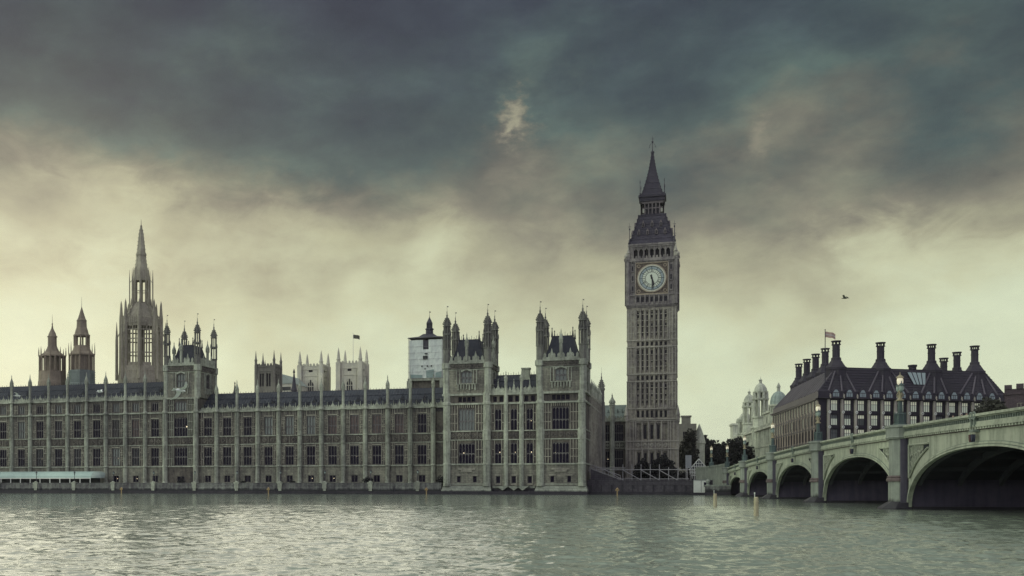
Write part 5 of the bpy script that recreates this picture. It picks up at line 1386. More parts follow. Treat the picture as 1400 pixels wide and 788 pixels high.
# ------------------------------------------------------------------ buildings behind the bridge
FA = R(57.8); PFX = (math.sin(FA), math.cos(FA)); PRZ = math.atan2(PFX[1], PFX[0])
def build_offices():
    C0 = (33.76, 319.5)
    t = thing('office_block', 'dark bronze roofed office block with tall round chimneys behind the bridge', 'office building', (C0[0], C0[1], 2), PRZ)
    dl = (math.cos(R(94.369)-PRZ), math.sin(R(94.369)-PRZ)); side = math.atan2(-dl[1], -dl[0]); SL = 75.0
    C3 = (dl[0]*SL, dl[1]*SL); C1 = (60.6, 0); C2 = (76, 40)
    EV = 25.4
    cen = [5.14+4.222*i for i in range(13)]
    ww, w2, w3 = (22.2, 25.0), (18.3, 21.1), (14.4, 17.2)
    b = MB(); b.wall(0, C1[0], 2, EV, [(c-1.05, c+1.05, a, d) for c in cen for a, d in (ww, w2, w3)], d=.45)
    scen = [2.5+4.65*i for i in range(16)]
    b.at(C3[0], C3[1], 0, side); b.wall(0, SL, 2, EV, [(c-1.15, c+1.15, a, d) for c in scen for a, d in (ww, w2, w3)], d=.45); b.T = None
    b.quad((*C1,2),(*C2,2),(*C2,EV),(*C1,EV)); b.quad((*C2,2),(*C3,2),(*C3,EV),(*C2,EV))
    part('wall', b, 'bronze_frame', t)
    # stone piers, bosses
    pm = None
    for i in range(14):
        x = cen[0]+(i-.5)*4.222
        if pm is None:
            q = MB(); q.lathe([(.42,2),(.42,24.2)], 8); q.box(-.3,.3,-.2,.2,24.2,25.2); pm = q.mesh('stone_pier', M['ph_pier'])
            q = MB(); q.lathe([(.02,-.07),(.40,-.07),(.40,.07),(.02,.07)], 10); 
            q.v = [(x_, z_, y_) for x_, y_, z_ in q.v]; bm_ = q.mesh('bolt_cap', M['white'])
            q = MB(); q.lathe([(.02,-.09),(.16,-.09),(.16,.0),(.02,.0)], 8); q.v = [(x_, z_, y_) for x_, y_, z_ in q.v]; bm2 = q.mesh('bolt_hole', M['black'])
            q = MB(); q.box(-.12,.12,-.35,.0,25.75,26.7); q.add([(-.12,-.35,26.7),(.12,-.35,26.7),(.12,0,27),(-.12,0,27)],[(0,1,2,3)]); br = q.mesh('bracket', M['ph_pier'])
        o = part('stone_pier', pm, None, t, loc=(x, -.32, 0))
        for z in (21.75, 17.75):
            p = part('bolt_cap', bm_, None, o); p.location = (0, -.50, z)
            p = part('bolt_hole', bm2, None, o); p.location = (0, -.50, z)
        part('bracket', br, None, t, loc=(x, -.9, -.35))
    sm = None
    for i in range(17):
        x = scen[0]+(i-.5)*4.65
        for e in (-.60, .60):
            if sm is None:
                q = MB(); q.box(-.28,.28,-.12,-.003,2,24.7); sm = q.mesh('side_pier', M['ph_side'])
            ca, sa = math.cos(side), math.sin(side)
            part('side_pier', sm, None, t, loc=(C3[0]+(x+e)*ca, C3[1]+(x+e)*sa, 0), rz=side)
    b = MB()
    for z in (25.05, 21.55, 17.6, 13.8): b.box(-.0, C1[0], -.22, -.003, z-.1, z+.16)
    b.at(C3[0], C3[1], 0, side)
    for z in (25.05, 21.4, 17.5, 13.7): b.box(0, SL, -.6 if z > 25 else -.14, -.003, z, z+.25)
    b.T = None; part('floor_band', b, 'bronze_frame', t)
    # windows
    frm = window_mesh(2.1, 2.8, 3, (.64,), 'bronze_frame', .09, False, .12)
    rr = random.Random(5)
    for i, c in enumerate(cen):
        for k, (a, d) in enumerate((ww, w2, w3)):
            o = part('window', frm, None, t, loc=(c, 0, a))
            part('pane', pane_mesh(2.1, 1.8, 'blind_glass' if (k == 0 or rr.random() < .75) else 'glass_day', .34), None, o)
            bl = part('blind', pane_mesh(2.1, .98, 'blind' if (k == 0 or rr.random() < .7) else 'glass_day', .31), None, o); bl.location = (0, 0, 1.82)
    for i, c in enumerate(scen):
        ca, sa = math.cos(side), math.sin(side)
        for k, (a, d) in enumerate((ww, w2)):
            o = part('window', window_mesh(2.3, 2.8, 2, (), 'bronze_frame', .22, False, .12), None, t, loc=(C3[0]+c*ca+.33*sa, C3[1]+c*sa-.33*ca, a), rz=side)
            q = rr.random()
            part('pane', pane_mesh(2.3, 2.8, 'blind' if (k == 0 or q < .55) else ('glass_day' if q < .8 else 'glass'), .34), None, o)
    # corner window
    # roof
    ov = 1.1
    e = [(-.9,-ov),(C1[0]+1.0,-ov),(C2[0]+1.2,C2[1]),(C3[0]-.9,C3[1]+.6)]
    st = [(-.1,-.25),(C1[0]+.3,-.25),(C2[0]+.4,C2[1]),(C3[0]-.1,C3[1])]
    i0 = 4.0
    rd = [(8.8,i0-.3),(57.6,i0-.3),(66,34),(C3[0]+5.3,C3[1]-2.8)]
    b = MB()
    b.loft([[(x,y,EV+.02) for x, y in e],[(x,y,EV+.35) for x, y in e],[(x,y,EV+.36) for x, y in st],[(x,y,EV+1.9) for x, y in st],[(x,y,34.3) for x, y in rd]])
    roof = part('roof', b, 'bronze', t)
    # roof sheets: courses and standing ribs; front slope from st edge (y=-.25,z=27.3) to ridge (y=8.7,z=34.3)
    rb = MB()
    za, zb, ya, yb = 27.3, 34.3, -.25, i0-.3
    def onslope(x, f): return (x, ya+(yb-ya)*f-.05, za+(zb-za)*f+.05)
    chim = [9.4, 23.7, 40.5, 55.1]; foot = [6.4, 20.6, 37.2, 51.4]
    for f in np.linspace(.12, .98, 9):
        xl = .2+(8.8-.2)*f; xr = C1[0]+.3-3.0*f; p = onslope(0, f); rb.box(xl+.2, xr-.2, p[1]-.06, p[1]+.1, p[2]-.06, p[2]+.09)
    part('roof_course', rb, 'bronze_frame', roof)
    rb = MB()
    for i in range(14):
        x = cen[0]+(i-.5)*4.222; x = min(max(x, .6), C1[0]-.2)
        kx = min(range(4), key=lambda q: abs(foot[q]-x)); tx = chim[kx]+(x-foot[kx])*.26
        rb.tube(onslope(x, 0), onslope(tx, .97), .28, .22, 5)
    gore = MB()
    for i in range(13):
        x = cen[i]; kx = min(range(4), key=lambda q: abs(foot[q]-x)); tx = chim[kx]+(x-foot[kx])*.26
        P = [onslope(x-1.25, .02), onslope(x+1.25, .02), onslope(x+(tx-x)*.72, .72)]
        gore.poly([(a, b_-.02, c+.03) for a, b_, c in P])
    part('roof_gore', gore, 'bronze_frame', roof)
    # side slope ribs
    ca, sa = math.cos(side), math.sin(side)
    for i in range(17):
        u = scen[0]+(i-.5)*4.65; f0 = min(max(u/SL, .01), .99)
        A = (st[3][0]+(st[0][0]-st[3][0])*f0, st[3][1]+(st[0][1]-st[3][1])*f0, 27.3); Bq = (rd[3][0]+(rd[0][0]-rd[3][0])*f0, rd[3][1]+(rd[0][1]-rd[3][1])*f0, 34.3)
        rb.tube(A, Bq, .22, .16, 5)
    part('roof_rib', rb, 'bronze_rib', roof)
    dm = None
    for c in cen:
        if dm is None:
            q = MB(); q.loft([[(-1.15,-.62,25.8),(1.15,-.62,25.8),(1.15,-.62,27.2),(0,-.62,28.2),(-1.15,-.62,27.2)],[(-1.15,.4,25.8),(1.15,.4,25.8),(1.15,.4,27.2),(0,.9,28.6),(-1.15,.4,27.2)]]); dm = q.mesh('dormer', M['bronze'])
            q = MB(); q.quad((-.95,-.65,25.9),(.95,-.65,25.9),(.95,-.65,26.85),(-.95,-.65,26.85)); q.add([(-.85,-.65,27.05),(.85,-.65,27.05),(.35,-.65,27.75),(-.35,-.65,27.75)],[(0,1,2,3)]); dg = q.mesh('pane', M['dormer_glass'])
            q = MB()
            for x in (-.28, .28): q.box(x-.05, x+.05, -.70, -.66, 25.85, 26.9)
            df = q.mesh('glazing_bar', M['bronze_frame'])
        o = part('dormer', dm, None, t, loc=(c, 0, 0)); part('pane', dg, None, o); part('glazing_bar', df, None, o)
    # roof light
    b = MB(); b.add([onslope(31.2,.34),onslope(35.2,.34),onslope(37.0,.84),onslope(30.8,.84)],[(0,1,2,3)]); b.v = [(x,y-.12,z+.12) for x, y, z in b.v]; rl = part('roof_light', b, 'dormer_glass', roof)
    b = MB()
    for f in (0, .25, .5, .75, 1.0):
        p, q = onslope(31.2+4*f, .34), onslope(30.8+6.2*f, .84); b.tube((p[0],p[1]-.15,p[2]+.15),(q[0],q[1]-.15,q[2]+.15),.1,.1,4)
    part('roof_light_bar', b, 'bronze_frame', rl) if False else part('roof_light_bar', b, 'bronze_frame', roof)
    # chimneys
    def chim_mesh(top):
        q = MB()
        q.lathe([(2.7,31.6),(2.7,33.5),(2.85,33.6),(2.85,34.3),(2.55,34.4),(1.75,35.6),(1.7,35.8),(1.35,36.2),(1.3,36.9),(1.05,37.0),(1.0,37.1),(.98,top-1.1)], 8)
        q.lathe([(1.05,top-.35),(1.28,top-.3),(1.28,top),(.5,top+.02)], 12); q.lathe([(1.2,top-1.2),(1.2,top-1.0),(.6,top-.98)], 12)
        for k in range(6):
            a = k*math.pi/3; q.lathe([(.16,top-1.05),(.16,top-.3)], 4, .95*math.cos(a), .95*math.sin(a))
        for z in (39.0, 40.4): q.lathe([(1.04,z),(1.04,z+.12)], 12)
        return q.mesh('chimney', M['bronze'])
    cm = chim_mesh(41.6)
    for x in chim: part('chimney', cm, None, t, loc=(x, 4.6, 0))
    fx = lambda B_, tt: ((B_*BR[0]+tt*BD[0]-C0[0]), (B_*BR[1]+tt*BD[1]-C0[1]))
    for tt in (354, 368.5, 383, 397.5):
        wx, wy = fx(67, tt); c_, s_ = math.cos(-PRZ), math.sin(-PRZ)
        part('chimney', cm, None, t, loc=(wx*c_-wy*s_, wx*s_+wy*c_, 1.4))
    for x, y, dz in ((59.2, 20, -1.6), (63.9, 20, .3)): part('chimney', cm, None, t, loc=(x, y, dz))
    q = MB(); q.lathe([(1.0,33.5),(1.0,35.6),(1.2,35.7),(1.2,36.2),(.3,36.3)], 10); part('roof_vent', q, 'bronze', t, loc=(36.8, 7.5, -.2))
    # flag on the corner of the roof
    f = thing('flagpole', 'dark flagpole with a red and white flag on the corner of the office block', 'flagpole', (C0[0]+2.0, C0[1]+2.0, 28.0), R(20))
    b = MB(); b.tube((0,0,27.5),(0,0,43.6),.14,.09,6); b.lathe([(.05,43.6),(.18,43.8),(.05,44)],6); part('pole', b, 'dark_metal', f); flag(f, 2.9, 1.5, 41.8, 1)
M['dormer_glass'] = mat_plain('sky_reflecting_dormer_glass', (.27, .34, .35), .12)  # teal base colour stands in for reflected sky
build_offices()

def build_white_hall():
    rz = math.atan2(-BD[1], -BD[0])      # local x runs along the street towards the river, local -y towards the south
    o = bw(D0-395, 60-B0)
    t = thing('domed_hall', 'pale stone domed government building with arcaded turrets behind the bridge end', 'government building', (o[0], o[1], 2), rz)
    # local: x = 0 at the near end, negative further away; street front faces -y
    L = 122; b = MB()
    cen = [-3.5-7.0*i for i in range(17)]
    ops = [(c-1.3,c+1.3,a,d) for c in cen for a, d in ((5,9),(11,15),(17,20.5))]
    b.wall(-L, 0, 2, 22.6, ops, d=.6); b.quad((0,0,2),(0,40,2),(0,40,22.6),(0,0,22.6)); b.quad((-L,40,2),(-L,0,2),(-L,0,22.6),(-L,40,22.6)); b.quad((-L,0,22.58),(0,0,22.58),(0,40,22.58),(-L,40,22.58)); b.quad((0,40,2),(-L,40,2),(-L,40,22.6),(0,40,22.6))
    b.wall(-42, -1, 22.6, 28.5, [(c-1.1,c+1.1,24,27) for c in (-6,-13,-20,-27,-34)], y=1.4, d=.5); b.box(-42, -1, 1.9+.02, 30, 22.59, 28.4)
    part('wall', b, 'white_stone', t)
    b = MB()
    for z, p, h in ((22.2,1.1,.7),(15.9,.6,.4),(9.9,.6,.4)): b.box(-L-.2, p, -p, .1, z, z+h)
    b.box(-42.5, -.6, .9, 1.5, 28.2, 29)
    for c in cen:
        for s_ in (-1, 1): b.lathe([(.42,10.4),(.36,15.7)], 8, c+s_*2.2, -.35); b.lathe([(.42,16.4),(.36,22)], 8, c+s_*2.2, -.3)
        b.add([(c-1.7,-.5,9.2),(c+1.7,-.5,9.2),(c,-.5,10.0),(c-1.7,0,9.2),(c+1.7,0,9.2),(c,0,10.0)],[(0,1,2),(5,4,3),(0,2,5,3),(1,4,5,2)])
    for i in range(40): b.box(-L+i*3.05, -L+i*3.05+1.2, -.2, .2, 22.9, 24.0)
    part('cornice', b, 'white_stone', t)
    for c in cen:
        for a, d in ((5,9),(11,15),(17,20.5)): add_window(t, c, a, 2.6, d-a, 2, (.6,), frame='white_stone', head=False, glass='glass')
    def turret(cx, cy, z0, zb, zd, tip, r):
        tb = MB(); tb.lathe([(r*1.25,2),(r*1.25,z0-4),(r*1.4,z0-3.8),(r*1.4,z0-3.2),(r*1.1,z0-3),(r*1.1,z0),(r*1.25,z0+.2),(r*1.25,z0+.8),(r*.9,z0+.82)], 8, cx, cy)
        colonnade2 = [(r*.92*math.cos(math.pi/8+k*math.pi/4), r*.92*math.sin(math.pi/8+k*math.pi/4)) for k in range(8)]
        for x, y in colonnade2: tb.lathe([(r*.19,z0+.8),(r*.16,zb-.4),(r*.22,zb)], 6, cx+x, cy+y)
        tb.lathe([(r*1.15,zb),(r*1.25,zb+.5),(r*1.05,zb+.7),(r*.85,zb+.71)], 8, cx, cy)
        for x, y in colonnade2: tb.lathe([(r*.25,zb+.7),(r*.22,zd-.4)], 6, cx+x*.95, cy+y*.95)
        tb.lathe([(r*1.0,zd-.5),(r*1.1,zd),(r*.92,zd+.1),(r*.9,zd+.6),(r*.82,zd+1.4),(r*.6,zd+2.4),(r*.3,zd+3.1),(r*.2,zd+3.3),(r*.2,tip-1.6),(r*.3,tip-1.4),(.1,tip-.9),(.05,tip)], 12, cx, cy)
        part('turret', tb, 'white_stone', t)
    turret(-50.2, 1.5, 27.4, 34.4, 37.6, 43.4, 2.6)
    turret(-81.4, 1.5, 26.6, 33.6, 35.8, 41.4, 2.4)
    turret(-94, 1.5, 23.0, 28.2, 29.4, 33.5, 2.6)
    b = MB(); b.box(-L-2, -L+8, -1, 12, 2, 29); b.box(-L-2.5, -L+8.5, -1.5, 12.5, 28.2, 29); b.lathe([(2.2,29),(2.2,30),(1.9,31.2),(.6,31.9)], 12, -L+3.5, 3); part('end_pavilion', b, 'white_stone', t)
    b = MB(); b.lathe([(2.9,24),(2.9,29.6),(3.3,29.8),(3.3,30.4),(2.8,30.5)], 16, -18, 3)
    for k in range(12):
        a = k*math.pi/6; b.lathe([(.2,28),(.2,29.6)], 5, -18+3.1*math.cos(a), 3+3.1*math.sin(a))
    part('dome_drum', b, 'white_stone', t)
    b = MB(); b.lathe([(2.75,30.5),(2.7,31.6),(2.3,33.2),(1.5,34.4),(.6,35)], 20, -18, 3)
    for k in range(10):
        a = k*math.pi/5; p = None
        for r, z in ((2.8,30.5),(2.75,31.6),(2.35,33.2),(1.55,34.4),(.6,35)):
            q = (-18+r*math.cos(a), 3+r*math.sin(a), z)
            if p: b.tube(p, q, .1, .1, 4)
            p = q
    dome = part('dome', b, 'copper', t)
    b = MB(); b.lathe([(.6,34.9),(.55,36.4),(.75,36.6),(.5,37.2),(.05,38.2)], 8, -18, 3); part('dome_lantern', b, 'white_stone', dome)
    b = MB(); b.loft([[(-16,1.2,28.9),(-1,1.2,28.9),(-1,14,28.9),(-16,14,28.9)],[(-14,6.5,35.0-4.5),(-2,6.5,30.5),(-2,9,30.5),(-14,9,30.5)]]); b.box(-9.5, -5.2, .6, 1.35, 18.5, 28.2); part('steep_roof', b, 'slate', t)
build_white_hall()

def build_brick_block():
    a = R(0); t = thing('brick_block', 'plain dark brick block at the right edge beyond the bridge', 'brick building', (75.9, 314, 2), R(-14))
    b = MB(); b.box(0, 22, 0, 16, 2, 26.2); part('wall', b, 'brick', t)
    b = MB()
    for i in range(9): b.box(i*2.5, i*2.5+1.6, -.3, 16.3, 26.2, 27.2+.25*(i % 3))
    b.box(-.25, 22.25, -.28, 16.28, 24.8, 25.3); part('ribbed_cap', b, 'brick', t)
    for i in range(4):
        for z in (8, 14, 20): add_window(t, 3.5+i*5, z, 1.6, 2.6, 2, (.5,), y=-.35, frame='ph_pier', head=False)
build_brick_block()
def build_grey_building():
    t = thing('stone_block', 'grey stone building with a broad chimney just right of the clock tower', 'building', (-.5, 420, 2))
    b = MB(); b.wall(-7, 4.6, 2, 24.4, [(x-.7,x+.7,z,z+2.6) for x in (-5,-2.2,.6,3.2) for z in (9,14,19)], d=.4); b.quad((4.6,0,2),(4.6,14,2),(4.6,14,24.4),(4.6,0,24.4)); b.quad((-7,0,24.4),(4.6,0,24.4),(4.6,14,24.4),(-7,14,24.4)); b.box(-.6, 2.6, 2, 5, 24.4, 27.0); b.box(-.9, 2.9, 1.7, 5.3, 27.0, 27.5); part('wall', b, 'church', t)
    for x in (-5,-2.2,.6,3.2):
        for z in (9,14,19): add_window(t, x, z, 1.4, 2.6, 2, (.5,), head=False, frame='church')
    b = MB(); b.lathe([(2.0,2),(2.0,17),(2.3,17.3),(2.2,18),(1.7,20),(.9,22.4),(.1,24.5)], 10, 5.6, 4); part('stair_turret', b, 'white_stone', t)
build_grey_building()
# ------------------------------------------------------------------ trees
def leaf_crown(blobs, n, size, m, seed, name='crown'):
    r = np.random.default_rng(seed); vs, fs = [], []
    tot = sum(q[3]*q[4]*q[5] for q in blobs)
    for (cx, cy, cz, rx, ry, rz) in blobs:
        k = int(n*rx*ry*rz/tot)
        d = r.normal(size=(k, 3)); d /= np.linalg.norm(d, axis=1)[:, None]
        rad = r.random(k)**.38*(1+.16*np.sin(d[:,0]*5+seed)*np.cos(d[:,2]*6+1))
        c = np.array([cx,cy,cz])+d*rad[:, None]*np.array([rx,ry,rz])
        u = r.normal(size=(k,3)); u /= np.linalg.norm(u,axis=1)[:,None]; w = np.cross(u, r.normal(size=(k,3))); w /= np.linalg.norm(w,axis=1)[:,None]
        s = size*(.6+.8*r.random(k))[:, None]
        for a in (c-u*s, c+w*s*.7, c+u*s, c-w*s*.7): vs.append(a)
    out = []
    base = 0
    for q in range(0, len(vs), 4):
        k = len(vs[q]); P = np.stack(vs[q:q+4], 1).reshape(-1, 3); out.append(P)
        fs += [(base+4*i, base+4*i+1, base+4*i+2, base+4*i+3) for i in range(k)]; base += 4*k
    me = bpy.data.meshes.new(name); me.from_pydata(np.concatenate(out).tolist(), [], fs); me.materials.append(M[m]); me.update(); return me
def tree(label, x, y, z0, blobs, trunk_h, n=5200, size=.32, m='leaf', seed=1, name='tree', cat='tree', group=None):
    t = thing(name, label, cat, (x, y, z0), group=group)
    b = MB(); b.tube((0,0,z0-.3),(.1,.05,z0+trunk_h),.38,.24,7)
    for (cx, cy, cz, rx, ry, rz) in blobs: b.tube((.1,.05,z0+trunk_h*.8),(cx*.8,cy*.8,z0+cz),.18,.05,5)
    part('trunk', b, 'bark', t)
    o = part('crown', leaf_crown(blobs, n, size, m, seed), None, t); o.location = (0,0,0)
tree('bushy tree standing against the right side of the clock tower base', 1.2, 345, 2, [(0,0,10.5,2.6,2.6,4.2),(-1.6,.5,8,2,2.4,3.2),(1.2,-.5,6.6,2,2.2,3.2),(.6,0,14.5,1.8,1.8,2.6)], 6, 3600, .34, 'leaf_pale', 3)
tree('broad dark tree in the gap, nearest the clock tower', 6.6, 442, 2, [(0,0,11.5,6.0,5,6.6),(-4.2,0,9,4.2,4,5.6),(4,0,9,4.6,4,6),(-1,0,15.6,4.2,3.6,4.0)], 6, 6000, .5, 'leaf', 4)
tree('dark tree in the middle of the gap between clock tower and white building', 11.8, 446, 2, [(0,0,10,5.6,5,6.6),(3.4,0,8,4.4,4,5.6),(-1.8,0,13.6,4,3.6,3.8),(-4,0,9,4,3.6,5)], 5, 5200, .5, 'leaf', 5)
tree('dark round tree partly in front of the white domed building', 18.2, 448, 2, [(0,0,11,6,5.4,6.4),(-4.4,0,9,4.4,4,5.6),(4.6,0,9,4.4,4,5.8),(.4,0,14.6,4.2,3.8,3.8)], 5, 6000, .5, 'leaf', 6)
tree('big rounded dark bush at the foot of the clock tower', -5.6, 300, 2, [(0,0,4.4,3.1,2.8,3.6),(-1.7,0,3.2,2.2,2.2,2.8),(1.8,0,3.1,2.2,2.2,2.8)], 3, 5200, .24, 'leaf', 7, 'bush', 'bush')
tree('smaller round dark bush left of the bigger one below the clock tower', -10.3, 301, 2, [(0,0,3.9,2.3,2.2,3.2),(-1.2,0,2.6,1.8,1.9,2.4),(1.3,0,2.6,1.9,1.9,2.4)], 3, 3600, .24, 'leaf', 8, 'bush', 'bush')
tree('low dark hedge bush on the embankment between the round bushes and the kiosk', -.2, 296, 2, [(0,0,1.6,2.2,1.6,2.2)], 2, 1400, .22, 'leaf', 9, 'bush', 'bush')
tree('dull green street tree in front of the right end of the office block', 68.4, 300, 2, [(0,0,14,4.6,4,4.6),(-4.6,0,12,4,3.6,4.2),(4.6,1,13,4,3.6,4.4),(1.6,0,18,3.2,3,3.2)], 8, 7000, .42, 'leaf_pale', 10)
for i, (px, rr, lab) in enumerate(((-128.6, 1.1, 'round clipped bush by the turreted tower doorway'), (-76.4, 1.35, 'wide low bush on the terrace near the river pavilion'), (-96.8, .8, 'small clipped bush at the middle of the lower palace wing'), (-57.3, 1.5, 'dark bush in the corner beside the river pavilion'), (-110.6, .8, 'small dark shrub between two terrace lamps, left half of the lower wing'))):
    t = thing('bush', lab, 'bush', (px, 268.5, 2))
    b = MB(); b.tube((0,0,1.9),(0,0,2.5),.12,.08,5); part('stem', b, 'bark', t)
    o = part('foliage', leaf_crown([(0,0,.85*rr,rr,rr,.85*rr)], 500, .2, 'leaf', 20+i, 'foliage'), None, t); o.location = (0,0,0)

# ------------------------------------------------------------------ the bridge (local x = distance from the west bank, y = downstream)
SP = [(2.0, 28.7)]; PIERS = [30.7, 66.4, 105.4, 146.0, 190.0, 222.0]
SPANS = [(1.9, 28.9), (32.5, 64.5), (68.3, 103.4), (107.4, 143.9), (148.1, 187.9), (192.1, 220.0), (224.0, 250.0)]
WB = 26.0
def ztop(s): return 8.28-1.24e-4*(s-130)**2
def zarch(s, a, c, lift=0.0):
    cr = ztop((a+c)/2)-2.62+lift; sp = .25; u = (2*s-a-c)/(c-a); u = max(-1, min(1, u))
    return sp+(cr-sp)*max(0, 1-abs(u)**2.25)**(1/2.1)
def arc(a, c, n=44):
    return [(a+c)/2-(c-a)/2*math.cos(math.pi*i/n) for i in range(n+1)]
def build_bridge():
    t = thing('bridge', 'pale green multi-arched road bridge with granite piers running across the river', 'bridge', (*BORG, 0), BRZ)
    END = 252.0
    # spandrel walls, one per span and side
    for (a, c) in SPANS:
        S_ = arc(a, c)
        for y0, y1 in ((0, .28), (WB-.28, WB)):
            b = MB(); yo = y0 if y0 == 0 else y1
            for s0, s1 in zip(S_, S_[1:]):
                z0, z1, t0, t1 = zarch(s0,a,c), zarch(s1,a,c), ztop(s0)-1.25, ztop(s1)-1.25
                b.add([(s0,y0,z0),(s1,y0,z1),(s1,y0,t1),(s0,y0,t0),(s0,y1,z0),(s1,y1,z1),(s1,y1,t1),(s0,y1,t0)],[(0,1,2,3),(7,6,5,4),(0,4,5,1)])
            part('spandrel_wall', b, 'bridge', t)
        # moulded arch ring, upstream
        for k, (w0, w1, p, m) in enumerate(((.0, .15, .14, 'bridge'), (.15, .22, .05, 'bridge_dk'), (.22, .38, .11, 'bridge'), (.38, .44, .05, 'bridge_dk'))):
            b = MB()
            def off(s, w):
                e = .02; d_ = Vector((2*e, zarch(s+e if s+e < c else c, a, c)-zarch(s-e if s-e > a else a, a, c)))
                if d_.length < 1e-6: d_ = Vector((1, 0))
                n_ = Vector((-d_.y, d_.x)).normalized(); return (s+n_.x*w, zarch(s,a,c)+n_.y*w)
            S2 = S_[1:-1]
            for s0, s1 in zip(S2, S2[1:]):
                A, B_, C_, D_ = off(s0,w0), off(s1,w0), off(s1,w1), off(s0,w1)
                if min(A[1],B_[1]) < .1 and False: continue
                P = [A,B_,C_,D_]
                b.add([(x,-p,z) for x, z in P]+[(x,-.002,z) for x, z in P],[(0,1,2,3),(3,2,6,7),(1,0,4,5)])
            part('arch_ring', b, m, t)
        # iron ribs and soffit
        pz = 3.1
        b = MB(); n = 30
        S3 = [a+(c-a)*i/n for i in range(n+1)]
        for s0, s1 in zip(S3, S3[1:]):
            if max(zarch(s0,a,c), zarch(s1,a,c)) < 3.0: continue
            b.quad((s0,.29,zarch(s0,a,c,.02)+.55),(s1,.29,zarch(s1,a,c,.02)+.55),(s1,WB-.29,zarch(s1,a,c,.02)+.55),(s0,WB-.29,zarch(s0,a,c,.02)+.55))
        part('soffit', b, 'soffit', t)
        b = MB()
        for i in range(8):
            y = .45+i*3.5
            for s0, s1 in zip(S3, S3[1:]):
                if max(zarch(s0,a,c), zarch(s1,a,c)) < 3.0: continue
                z0, z1 = zarch(s0,a,c), zarch(s1,a,c)
                b.add([(s0,y,z0),(s1,y,z1),(s1,y,z1+.6),(s0,y,z0+.6),(s0,y+.35,z0),(s1,y+.35,z1),(s1,y+.35,z1+.6),(s0,y+.35,z0+.6)],[(0,1,2,3),(7,6,5,4),(0,4,5,1)])
        for s in S3[3:-3:3]:
            z = zarch(s,a,c); 
            if z > 3.1: b.box(s-.12, s+.12, .62, WB-.62, z+.15, z+.5)
        part('iron_rib', b, 'soffit_rib', t)
        # spandrel panels
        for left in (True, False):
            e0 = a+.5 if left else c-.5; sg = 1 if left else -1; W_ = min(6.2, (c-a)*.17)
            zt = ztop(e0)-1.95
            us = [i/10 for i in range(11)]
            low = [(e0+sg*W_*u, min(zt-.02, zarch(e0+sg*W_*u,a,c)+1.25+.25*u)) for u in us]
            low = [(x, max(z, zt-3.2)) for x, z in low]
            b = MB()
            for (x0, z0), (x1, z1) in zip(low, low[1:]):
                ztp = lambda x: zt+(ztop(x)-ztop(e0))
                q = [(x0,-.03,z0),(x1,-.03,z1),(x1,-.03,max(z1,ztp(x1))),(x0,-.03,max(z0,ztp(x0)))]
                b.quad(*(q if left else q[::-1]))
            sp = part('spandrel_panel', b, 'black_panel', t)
            b = MB(); f = [(x,-.1,z) for x, z in low]; b.path(f, .09, 5); b.path([(e0,-.1,low[0][1]),(e0,-.1,zt),(low[-1][0],-.1,zt+(ztop(low[-1][0])-ztop(e0)))], .1, 5)
            for i in range(1, 8):
                x, z = low[i]; h = zt-z
                if h < .3: continue
                r = min(.42, h*.32); m_ = 10
                for zc in ([zt-h*.32] if h < 1.4 else [zt-h*.25, zt-h*.7]):
                    b.path([(x+r*math.cos(j*2*math.pi/m_),-.08,zc+r*math.sin(j*2*math.pi/m_)) for j in range(m_+1)], .05, 4)
                b.tube((x,-.08,z),(x,-.08,zt),.045,.045,4)
            part('tracery', b, 'bridge', sp)
        # shields at the crown
        m_ = (a+c)/2; z = ztop(m_)-1.5
        for dx, mm in ((-.27, 'red'), (.27, 'blue')):
            b = MB(); P = [(-.18,.22),(.18,.22),(.19,-.03),(.11,-.25),(0,-.38),(-.11,-.25),(-.19,-.03)]; nP = len(P)
            b.add([(m_+dx+x,-.55,z+q-.35) for x, q in P]+[(m_+dx+x,-.30,z+q-.35) for x, q in P],[tuple(range(nP))]+[(i,(i+1)%nP,(i+1)%nP+nP,i+nP) for i in range(nP)])
            part('shield', b, mm, t)
        b = MB(); b.box(m_-.5, m_+.5, -.5, -.003, z+.08, z+.26); b.box(m_-.45, m_-.3, -.42, -.2, z+.5, z+1.25); b.box(m_+.3, m_+.45, -.42, -.2, z+.5, z+1.25)
        for q, r in ((-.4, .3), (.4, .3), (0, .22)): b.path([(m_+q+r*math.cos(j*.7), -.40, z+1.35+r*math.sin(j*.7)) for j in range(10)], .07, 5)
        part('crown_ornament', b, 'bridge_dk', t)
    # cornice, dentils, parapet
    seg = np.arange(-1.0, END+.1, 2.0)
    def strip(b, y0, y1, za, zb):
        for s0, s1 in zip(seg, seg[1:]):
            P = lambda s, y, z: (s, y, ztop(s)+z)
            b.add([P(s0,y0,za),P(s1,y0,za),P(s1,y1,za),P(s0,y1,za),P(s0,y0,zb),P(s1,y0,zb),P(s1,y1,zb),P(s0,y1,zb)],[(0,3,2,1),(4,5,6,7),(0,1,5,4),(2,3,7,6)])
    for up in (True, False):
        sgn = -1 if up else 1; y = 0 if up else WB
        def Y(a_, c_): return (y+sgn*c_, y+sgn*a_) if up else (y+a_, y+c_)
        b = MB(); strip(b, *Y(-.5, .32), -1.05, -.86); strip(b, *Y(-.5, .42), -.2, 0.0); strip(b, *Y(-.45, .26), -.86, -.62); strip(b, *Y(-.3, .22), -.30, -.2)
        part('parapet_rail', b, 'bridge', t)
        b = MB(); strip(b, *Y(-.3, .08), -1.28, -1.05); part('dentil_band', b, 'dentil', t)
        b = MB(); n = int(END/.62)
        for i in range(n):
            s = i*.62+.2; z = ztop(s)
            b.box(s-.11, s+.20, *sorted((y+sgn*.28, y+sgn*.081)), z-1.22, z-1.06)
        part('dentil', b, 'bridge', t, kind='stuff')
        b = MB()
